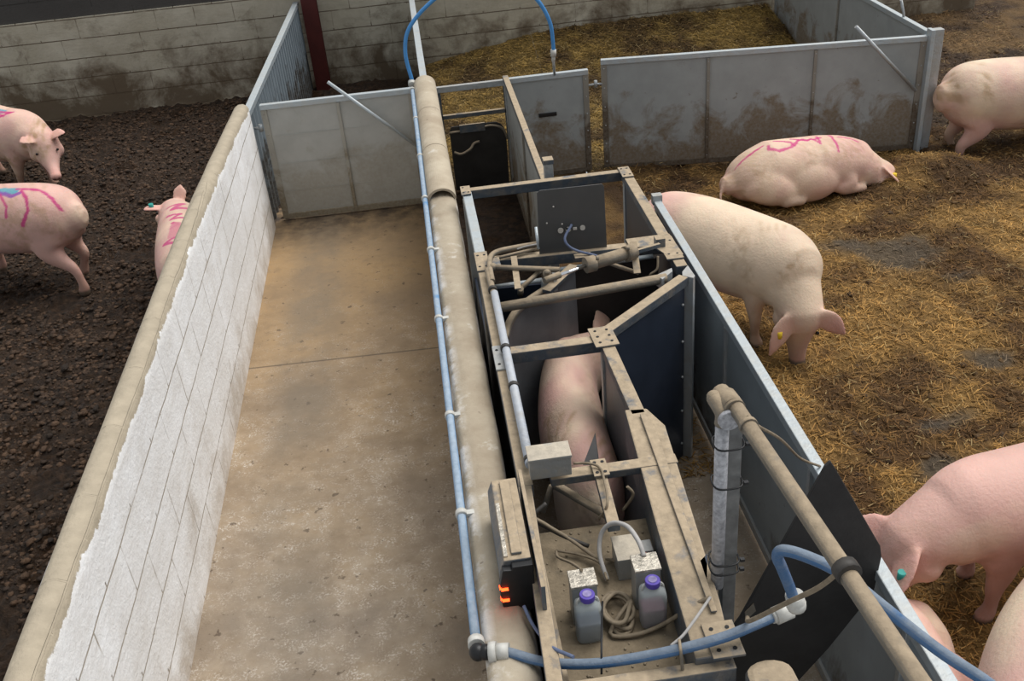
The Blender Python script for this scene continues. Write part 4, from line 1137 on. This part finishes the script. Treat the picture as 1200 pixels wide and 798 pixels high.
def make_pig(label, loc, yaw, bend=0.0, neck=(0, -10), head=(0, -25), scale=1.0, lie=False, feet=None, marks=(), tagear=None,
             ears=((0.55, 0.62, 0.18), (0.55, 0.62, 0.18)), dirt=0.3, tail=(-0.06, 0.03, -0.10), tone=0.5, fat=1.0, drop=0.0, roll=0.0, earlen=0.24, tooth=0, legdirt=0, ashift=0.0, narrow=1.0):
    """neck, head: (yaw, pitch) in degrees. feet: fore-aft shift of front L, front R, hind L, hind R"""
    mb = MB()
    zc = 0.60
    body = [(-0.66, 0.02, .11, .13), (-0.60, 0.02, .185, .20), (-0.50, 0.015, .235, .25), (-0.34, 0.0, .255, .275), (-0.12, -0.02, .265, .285),
            (0.10, -0.035, .268, .285), (0.28, -0.025, .255, .275), (0.42, -0.005, .235, .26), (0.54, 0.0, .205, .235)]
    if lie:
        body = [(x, dz, a * 1.05, b * 0.98) for x, dz, a, b in body]
    B = dense(body, 3)
    loft(mb, [(r[0], 0, zc + r[1]) for r in B], [(0, r[2] * fat, 0) for r in B], [(0, 0, r[3] * (0.5 + 0.5 * fat)) for r in B], 28)
    ny, npi = math.radians(neck[0]), math.radians(neck[1])
    nd = V((math.cos(npi) * math.cos(ny), math.cos(npi) * math.sin(ny), math.sin(npi)))
    n0 = V((0.44, 0, zc)); n1 = n0 + nd * 0.20; hb = n0 + nd * 0.33
    hy, hp = math.radians(head[0] + neck[0]), math.radians(head[1])
    hf = V((math.cos(hp) * math.cos(hy), math.cos(hp) * math.sin(hy), math.sin(hp)))
    hs = V((-math.sin(hy), math.cos(hy), 0)); hu = hf.cross(hs)
    cs = [n0, n1, hb, hb + hf * 0.07]; ns = V((-math.sin(ny), math.cos(ny), 0)); nu = nd.cross(ns)
    loft(mb, cs, [ns * .215, ns * .185, hs * .15, hs * .135], [nu * .235, nu * .20, hu * .165, hu * .15], 24)
    H = dense([(-0.05, -.01, .135, .155), (0.05, 0, .132, .145), (0.13, -.012, .118, .122), (0.20, -.035, .092, .094), (0.27, -.052, .068, .070), (0.34, -.058, .056, .058), (0.385, -.056, .056, .052), (0.395, -.055, .060, .055)], 3)
    loft(mb, [hb + hf * r[0] + hu * r[1] for r in H], [hs * r[2] for r in H], [hu * r[3] for r in H], 22)
    # cheeks and brow
    for s in (1, -1):
        c = hb + hf * 0.06 + hs * (0.085 * s) - hu * 0.05
        mb.sphere(tuple(c), 0.085, 14, 10)
    ear_info = []
    for s, (ef, es, eu) in zip((1, -1), ears):
        base = hb + hf * 0.015 + hs * (0.085 * s) + hu * 0.105
        d = (hf * ef + hs * (es * s) + hu * eu).normalized()
        wv = hf.cross(d); wv = (hu * 0.9 - hf * 0.3); wv = (hf * (-0.75) * (1 if abs(ef) < 0.8 else 0.4) + hs * (0.6 * s) + hu * 0.15)
        wv = (wv - d * wv.dot(d)).normalized(); th = d.cross(wv).normalized()
        prof_ = [(0.0, .050, .026), (0.2, .070, .017), (0.45, .078, .0145), (0.7, .060, .0135), (0.88, .036, .0125), (1.0, .014, .011)]
        E_ = dense(prof_, 2)
        droop = V((0, 0, -0.05))
        loft(mb, [base + d * (earlen * r[0]) + droop * r[0] ** 2 for r in E_], [wv * r[1] for r in E_], [th * r[2] for r in E_], 14)
        ear_info.append((base, d))
    ft = feet or (0, 0, 0, 0)
    dz = 0
    if not lie:
        for s, f in ((1, ft[0]), (-1, ft[1])):
            y = 0.135 * s
            limb(mb, [(0.36, y * .9, 0.56, .15, .11), (0.37, y, 0.42, .11, .088), (0.36 + f * .15, y * 1.02, 0.31, .072, .062), (0.375 + f * .45, y * 1.02, 0.215, .050, .045),
                      (0.375 + f * .75, y * 1.02, 0.12, .036, .034), (0.385 + f * .95, y * 1.02, 0.065, .041, .038), (0.40 + f, y * 1.02, 0.035, .047, .042), (0.405 + f, y * 1.02, 0.012, .050, .043)])
        for s, f in ((1, ft[2]), (-1, ft[3])):
            y = 0.135 * s
            limb(mb, [(-0.42, y * .9, 0.62, .19, .115), (-0.42, y, 0.48, .175, .105), (-0.41 + f * .15, y * 1.05, 0.37, .125, .085), (-0.46 + f * .35, y * 1.05, 0.285, .072, .055),
                      (-0.52 + f * .5, y * 1.05, 0.225, .050, .040), (-0.50 + f * .8, y * 1.05, 0.13, .037, .033), (-0.485 + f * .95, y * 1.05, 0.065, .041, .037), (-0.47 + f, y * 1.05, 0.035, .047, .042), (-0.465 + f, y * 1.05, 0.012, .050, .043)])
    else:
        # folded legs: hind thigh bulges and the feet lie forward along the ground
        for s in (1, -1):
            y = 0.19 * s
            limb(mb, [(-0.50, y * .8, 0.60, .17, .12), (-0.36, y * 1.1, 0.50, .16, .11), (-0.20, y * 1.2, 0.42, .10, .075), (-0.30, y * 1.35, 0.375, .06, .05), (-0.20, y * 1.45, 0.365, .042, .038), (-0.10, y * 1.45, 0.362, .045, .036)])
            limb(mb, [(0.34, y * .8, 0.55, .13, .10), (0.38, y, 0.44, .09, .08), (0.30, y * 1.1, 0.385, .06, .055), (0.42, y * 1.1, 0.37, .045, .042), (0.54, y * 1.0, 0.362, .042, .036)])
    if lie:
        for s in (1, -1):
            mb.sphere((0.02, 0.16 * s, 0.50), (0.30, 0.17, 0.20), 18, 12)
    # udder line swellings
    for k in range(6):
        for s in (1, -1):
            mb.sphere((-0.28 + k * 0.095, 0.075 * s, zc - 0.265 - (0.01 if k > 2 else 0)), (0.045, 0.04, 0.03), 8, 6)
    # tail
    R = dense([(-0.70, 0, zc + 0.12, 0.024), (-0.70 + tail[0] * .5, tail[1] * .5, zc + 0.10 + tail[2] * .4, 0.018), (-0.70 + tail[0], tail[1], zc + 0.06 + tail[2], 0.013), (-0.69 + tail[0], tail[1] * 1.8, zc + 0.05 + tail[2] * 1.5, 0.009)], 3)
    mb.tube([V(r[:3]) for r in R], [r[3] for r in R], 10)

    me = bpy.data.meshes.new('pig'); me.from_pydata(mb.v, [], mb.f); me.update()
    o = bpy.data.objects.new('pig', me); COL.objects.link(o)
    md = o.modifiers.new('r', 'REMESH'); md.mode = 'VOXEL'; md.voxel_size = 0.0115; md.use_smooth_shade = True
    dg = bpy.context.evaluated_depsgraph_get(); dg.update()
    me2 = bpy.data.meshes.new_from_object(o.evaluated_get(dg)); o.modifiers.clear(); o.data = me2; bpy.data.meshes.remove(me)
    me2.name = 'pig'
    nv = len(me2.vertices); co = np.empty(nv * 3, np.float32); me2.vertices.foreach_get('co', co); co = co.reshape(-1, 3).astype(float)
    ed = np.empty(len(me2.edges) * 2, np.int32); me2.edges.foreach_get('vertices', ed); ed = ed.reshape(-1, 2)
    deg = np.bincount(ed.ravel(), minlength=nv)[:, None].astype(float)
    # distance from ears keeps thin tissue from shrinking away
    eard = np.full(nv, 9.0)
    for base, d in ear_info:
        for f_ in (0.25, 0.5, 0.75, 1.0):
            eard = np.minimum(eard, np.linalg.norm(co - np.array(base + d * earlen * f_), axis=1))
    hoofw = np.clip((co[:, 2] - 0.05) / 0.10, 0.15, 1) if not lie else np.ones(nv)
    w = np.clip((eard - 0.06) / 0.05, 0.25, 1) * hoofw
    sn = np.linalg.norm(co - np.array(hb + hf * 0.395), axis=1); w = w * np.clip((sn - 0.04) / 0.06, 0.3, 1)
    tl = np.clip((-(co[:, 0]) - 0.66) / 0.05, 0, 1) * (np.abs(co[:, 1]) < 0.06); w = w * (1 - 0.9 * tl)
    for it in range(16):
        acc = np.zeros_like(co); np.add.at(acc, ed[:, 0], co[ed[:, 1]]); np.add.at(acc, ed[:, 1], co[ed[:, 0]])
        co = co + (acc / deg - co) * (0.55 * w)[:, None]
    # colours in the rest pose
    x, y, z = co.T
    off = hash(label) % 97 if False else sum(map(ord, label)) % 97
    nz = fbm(x * 6 + off, (y + z * 1.3) * 6 + off, 4); n2 = fbm(x * 2.2 + off * 2, (z - y) * 2.2, 3); n3 = fbm((x + y) * 28 + off, z * 28, 3)
    t = np.clip((n2 - 0.5) * 3.2 + tone + (nz - 0.5) * 0.8, 0, 1)[:, None]
    c = PINK * (1 - t) + CREAM * t
    c = c * (0.84 + 0.32 * nz[:, None])
    rose = np.exp(-(eard / 0.09) ** 2) * 0.55 + np.exp(-(sn / 0.07) ** 2) * 0.6
    legs_ = np.clip((0.42 - z) / 0.3, 0, 1) * 0.35 if not lie else 0.12
    r_ = np.clip(rose + legs_, 0, 1)[:, None]; c = c * (1 - r_) + ROSE * 1.05 * r_
    belly = np.clip((zc - 0.1 - z) / 0.25, 0, 1) * np.clip((z - 0.24) / 0.1, 0, 1)
    c = c * (1 - 0.3 * belly[:, None]) + PINK * 0.3 * belly[:, None]
    dm = np.clip((fbm(x * 4 + off, (y - z) * 4 + 9, 5) - 0.50) * 5, 0, 1) * np.clip((n3 - 0.35) * 3, 0, 1)
    low = np.clip((0.36 - z) / 0.34, 0, 1) if not lie else np.clip((0.45 - z) / 0.12, 0, 0.6)
    dd = np.clip(dm * dirt * 1.3, 0, 0.8)[:, None]
    c = c * (1 - dd) + np.array([0.40, 0.255, 0.135]) * dd
    dd = np.clip(low * (0.35 + nz) * (0.4 + 0.8 * dirt), 0, 0.9)[:, None]
    c = c * (1 - dd) + np.array([0.20, 0.12, 0.07]) * dd
    if not lie:
        hf_ = np.clip((0.05 - z) / 0.02, 0, 1)[:, None]; c = c * (1 - hf_) + np.array([0.12, 0.085, 0.06]) * hf_
    for s in (1, -1):   # nostrils
        q = np.array(hb + hf * 0.435 + hu * (-0.05) + hs * (0.022 * s)); dn = np.linalg.norm(co - q, axis=1)
        k = np.clip(1.5 - dn / 0.016, 0, 1)[:, None]; c = c * (1 - k) + np.array([0.10, 0.03, 0.03]) * k
    for col_, pts_, wd in marks:
        a_ = np.arctan2(y, z - zc + 0.02) * 0.27; P2 = np.stack([x, a_], 1); dmin = np.full(nv, 9.0)
        pts_ = np.array(pts_, float) + np.array([0, ashift])
        for i in range(len(pts_) - 1):
            A, Bp = pts_[i], pts_[i + 1]; ab = Bp - A; tt = np.clip(((P2 - A) @ ab) / (ab @ ab + 1e-9), 0, 1)
            dmin = np.minimum(dmin, np.linalg.norm(P2 - A - tt[:, None] * ab, axis=1))
        k = np.clip((wd + 0.008 * (n3 - 0.5) * 2 - dmin) / 0.008 + 0.5, 0, 0.88)[:, None] * ((z > zc - 0.15)[:, None]) * (0.75 + 0.4 * nz[:, None]).clip(0, 1)
        c = c * (1 - k) + col_ * k
    # bend the spine sideways, then lay it down if lying
    def pose(q):
        q = q.copy(); q[:, 1] *= narrow
        if bend:
            k = bend; th = k * q[:, 0]; X0 = np.sin(th) / k - q[:, 1] * np.sin(th); Y0 = (1 - np.cos(th)) / k + q[:, 1] * np.cos(th)
            q[:, 0] = X0; q[:, 1] = Y0
        if roll:
            a = roll; y_, z_ = q[:, 1].copy(), q[:, 2] - zc; q[:, 1] = y_ * math.cos(a) - z_ * math.sin(a); q[:, 2] = zc + y_ * math.sin(a) + z_ * math.cos(a)
        if lie:
            fx = np.clip((q[:, 0] - 0.12) / 0.5, 0, 1); fr_ = np.clip((-0.30 - q[:, 0]) / 0.4, 0, 1)
            q[:, 2] = q[:, 2] - 0.325
            q[:, 2] *= (1 - 0.14 * fx * fx * (3 - 2 * fx)) * (1 - 0.28 * fr_)
            q[:, 2] = np.where(q[:, 2] < 0.04, 0.04 + (q[:, 2] - 0.04) * 0.25, q[:, 2])
        q[:, 2] -= drop
        return q * scale
    extra = []
    for s in (1, -1):
        extra.append(hb + hf * 0.155 + hs * (0.098 * s) + hu * 0.055)
    ei = 1 if tagear == 'R' else 0
    base, d = ear_info[ei]
    extra.append(base + d * earlen * 0.55); extra.append(base + d * earlen * 0.55 + d * 0.05)
    ex = pose(np.array([list(p) for p in extra]))
    co = pose(co)
    me2.vertices.foreach_set('co', co.astype(np.float32).ravel())
    a = me2.color_attributes.new('Col', 'FLOAT_COLOR', 'POINT'); cc = np.ones((nv, 4), np.float32); cc[:, :3] = np.clip(c, 0, 1); a.data.foreach_set('color', cc.ravel())
    me2.polygons.foreach_set('use_smooth', np.ones(len(me2.polygons), bool)); me2.materials.clear(); me2.materials.append(M['pig']); me2.update()
    o.location = loc; o.rotation_euler = (0, 0, math.radians(yaw))
    o['label'] = label; o['category'] = 'pig'
    ORG[o.name] = V((0, 0, 0))
    for k in (0, 1):
        obj('eye', MB().sphere(tuple(ex[k]), 0.013 * scale, 10, 8), 'eye', o)
    if tagear:
        p = ex[2]
        mt = 'teal' if tagear == 'L2' or tooth else 'yellow'
        mb = MB().tube([(p[0], p[1], p[2] - 0.022), (p[0], p[1], p[2] + 0.022)], 0.018, 10)
        obj('ear_tag', mb, mt, o)
        if tooth:
            q = ex[3]; obj('ear_tag', MB().tube([(q[0] + .02, q[1], q[2] - 0.022), (q[0] + .02, q[1], q[2] + 0.022)], 0.015, 10), mt, o)
    return o

# left pen
make_pig('pig with cyan and pink marks whose face shows, at the left edge', (-4.13, 10.12, 0), -38, 0.0, neck=(-6, -8), head=(-24, -30), scale=0.95, ashift=-0.05,
         marks=((CYAN, [(-0.6, 0.0), (-0.2, -0.02), (0.10, 0.01), (0.28, 0.0)], 0.036), (CYAN, [(-0.2, -0.02), (-0.1, -0.10), (0.0, -0.02), (0.12, -0.10)], 0.014), (MAG, [(-0.02, -0.10), (0.12, -0.02), (0.40, 0.0)], 0.020), (MAG, [(0.02, -0.13), (0.2, -0.05), (0.36, -0.06)], 0.014), (MAG, [(0.42, 0.02), (0.32, -0.07), (0.22, -0.20), (0.20, -0.28)], 0.014), (MAG, [(-0.3, -0.1), (-0.15, -0.14)], 0.018)),
         ears=((0.15, 0.75, 0.62), (0.15, 0.75, 0.62)), dirt=0.8, tone=0.6, feet=(0.05, -0.10, 0, 0), earlen=0.17, legdirt=1)
make_pig('pig with cyan and pink marks seen from behind, at the left edge', (-3.34, 7.78, 0), 158, 0.0, neck=(0, 0), head=(0, -30), scale=0.98, ashift=0.075,
         marks=((CYAN, [(0.5, 0.0), (0.0, 0.0), (-0.24, 0.0)], 0.036), (CYAN, [(0.4, 0.02), (0.3, 0.12), (0.22, 0.02), (0.12, 0.10), (0.05, 0.02), (-0.05, 0.10)], 0.014), (VIO, [(0.1, 0.02), (0.0, 0.12), (-0.10, 0.02), (-0.24, 0.05), (-0.3, 0.02)], 0.018),
                (MAG, [(0.14, 0.05), (0.08, 0.16), (0.06, 0.22)], 0.012), (MAG, [(0.0, 0.05), (-0.06, 0.18), (-0.04, 0.25)], 0.012), (MAG, [(-0.12, 0.04), (-0.22, 0.14), (-0.22, 0.22)], 0.012), (MAG, [(-0.30, 0.00), (-0.38, 0.06), (-0.42, 0.16), (-0.36, 0.28)], 0.014), (MAG, [(-0.24, -0.02), (-0.45, -0.02), (-0.58, 0.03), (-0.64, 0.10)], 0.012), (MAG * 0.5 + PINK * 0.5, [(0.2, 0.12), (0.1, 0.2)], 0.03)),
         dirt=0.4, tone=0.3, feet=(0, 0, -0.16, 0.05), tail=(-0.02, 0.03, -0.05))
make_pig('pig with pink marks half hidden behind the whitewashed wall', (-1.82, 6.86, 0), 100, 0.0, neck=(12, 2), head=(14, -12), scale=0.86,
         marks=((MAG, [(0.46, 0.10), (0.44, -0.05), (0.36, 0.05), (0.33, -0.10)], 0.022), (MAG, [(0.26, 0.10), (0.22, -0.02), (0.16, 0.07), (0.12, -0.1)], 0.018), (MAG, [(0.06, 0.05), (-0.02, 0.0), (-0.06, 0.06)], 0.02), (MAG, [(-0.3, 0.0), (-0.34, 0.12), (-0.42, 0.02)], 0.022), (MAG * 0.5 + PINK * 0.5, [(0.0, 0.02), (-0.25, 0.04)], 0.05)),
         ears=((-0.15, 0.85, 0.45), (0.10, 0.35, 0.95)), dirt=0.15, tone=0.35, tagear='L2', fat=0.95, earlen=0.20)
# right pen
make_pig('large pig lying asleep with pink marks along its back', (3.03, 7.60, 0), 7, -0.10, neck=(-8, -30), head=(-10, -22), scale=0.93, lie=True,
         marks=((MAG, [(-0.62, 0.0), (-0.5, 0.0), (-0.36, 0.01)], 0.010), (MAG, [(-0.33, -0.03), (-0.34, -0.07), (-0.27, -0.12), (-0.14, -0.10), (-0.12, -0.08)], 0.013), (MAG, [(-0.24, 0.03), (-0.12, -0.03), (-0.10, -0.08), (-0.04, -0.02), (0.02, 0.0)], 0.013),
                (MAG, [(-0.08, 0.03), (0.04, -0.04), (0.09, -0.01), (0.14, -0.10), (0.16, 0.02)], 0.013), (MAG, [(0.02, -0.02), (0.12, -0.03), (0.18, -0.01)], 0.013),
                (MAG, [(0.30, 0.06), (0.29, -0.06), (0.28, -0.20)], 0.012), (MAG, [(0.36, 0.0), (0.47, -0.01), (0.53, -0.05)], 0.011)),
         ears=((0.75, 0.5, -0.1), (0.9, 0.35, -0.35)), tagear='R', dirt=0.35, tone=0.8, roll=-0.16, ashift=-0.05, tail=(-0.08, -0.04, -0.16), fat=1.0)
make_pig('standing pig rooting head down in straw beside the outer panel', (1.87, 5.77, 0), -52, -0.55, neck=(-8, -38), head=(-10, -78), scale=0.95,
         ears=((0.45, 0.75, -0.25), (0.75, 0.55, 0.05)), tagear='R', dirt=0.5, tone=0.78, feet=(-0.04, 0.0, 0, 0), fat=1.10)
make_pig('pale pig standing beyond the corner post, rump toward it', (5.18, 8.10, 0), 2, 0.0, neck=(0, -20), head=(0, -35), scale=1.04, dirt=0.55, tone=0.6, feet=(0, 0, 0.05, -0.05), tail=(0.03, 0.02, -0.03), fat=1.1, drop=0.13)
make_pig('pink pig at the right edge with teal ear tags, head behind the black board', (2.54, 3.13, 0), 186, 0.0, neck=(4, -14), head=(4, -50), scale=0.93,
         ears=((1.0, 0.5, 0.22), (0.8, 0.65, 0.35)), tagear='L', tooth=1, dirt=0.15, tone=0.15, feet=(0.0, -0.08, 0, 0))
make_pig('cream pig back cut off by the bottom right corner', (2.03, 2.28, 0), 46, -0.35, scale=0.94, dirt=0.2, tone=0.6, neck=(-35, -15), head=(-20, -40))
make_pig('pink pig lying close against the near end of the outer panel', (1.66, 2.50, 0), -90, 0.0, scale=0.80, dirt=0.1, tone=0.2, neck=(0, -25), head=(0, -25), lie=True, fat=0.72)
# in the feeder
make_pig('pig standing inside the feeding station, head toward the far end', (0.535, 4.00, 0), 87, -0.25, neck=(-42, 2), head=(-4, -46), scale=0.97, fat=0.92, narrow=0.70, earlen=0.36,
         ears=((0.3, 0.5, 0.75), (-0.1, 0.45, 1.0)), dirt=0.5, tone=0.65)
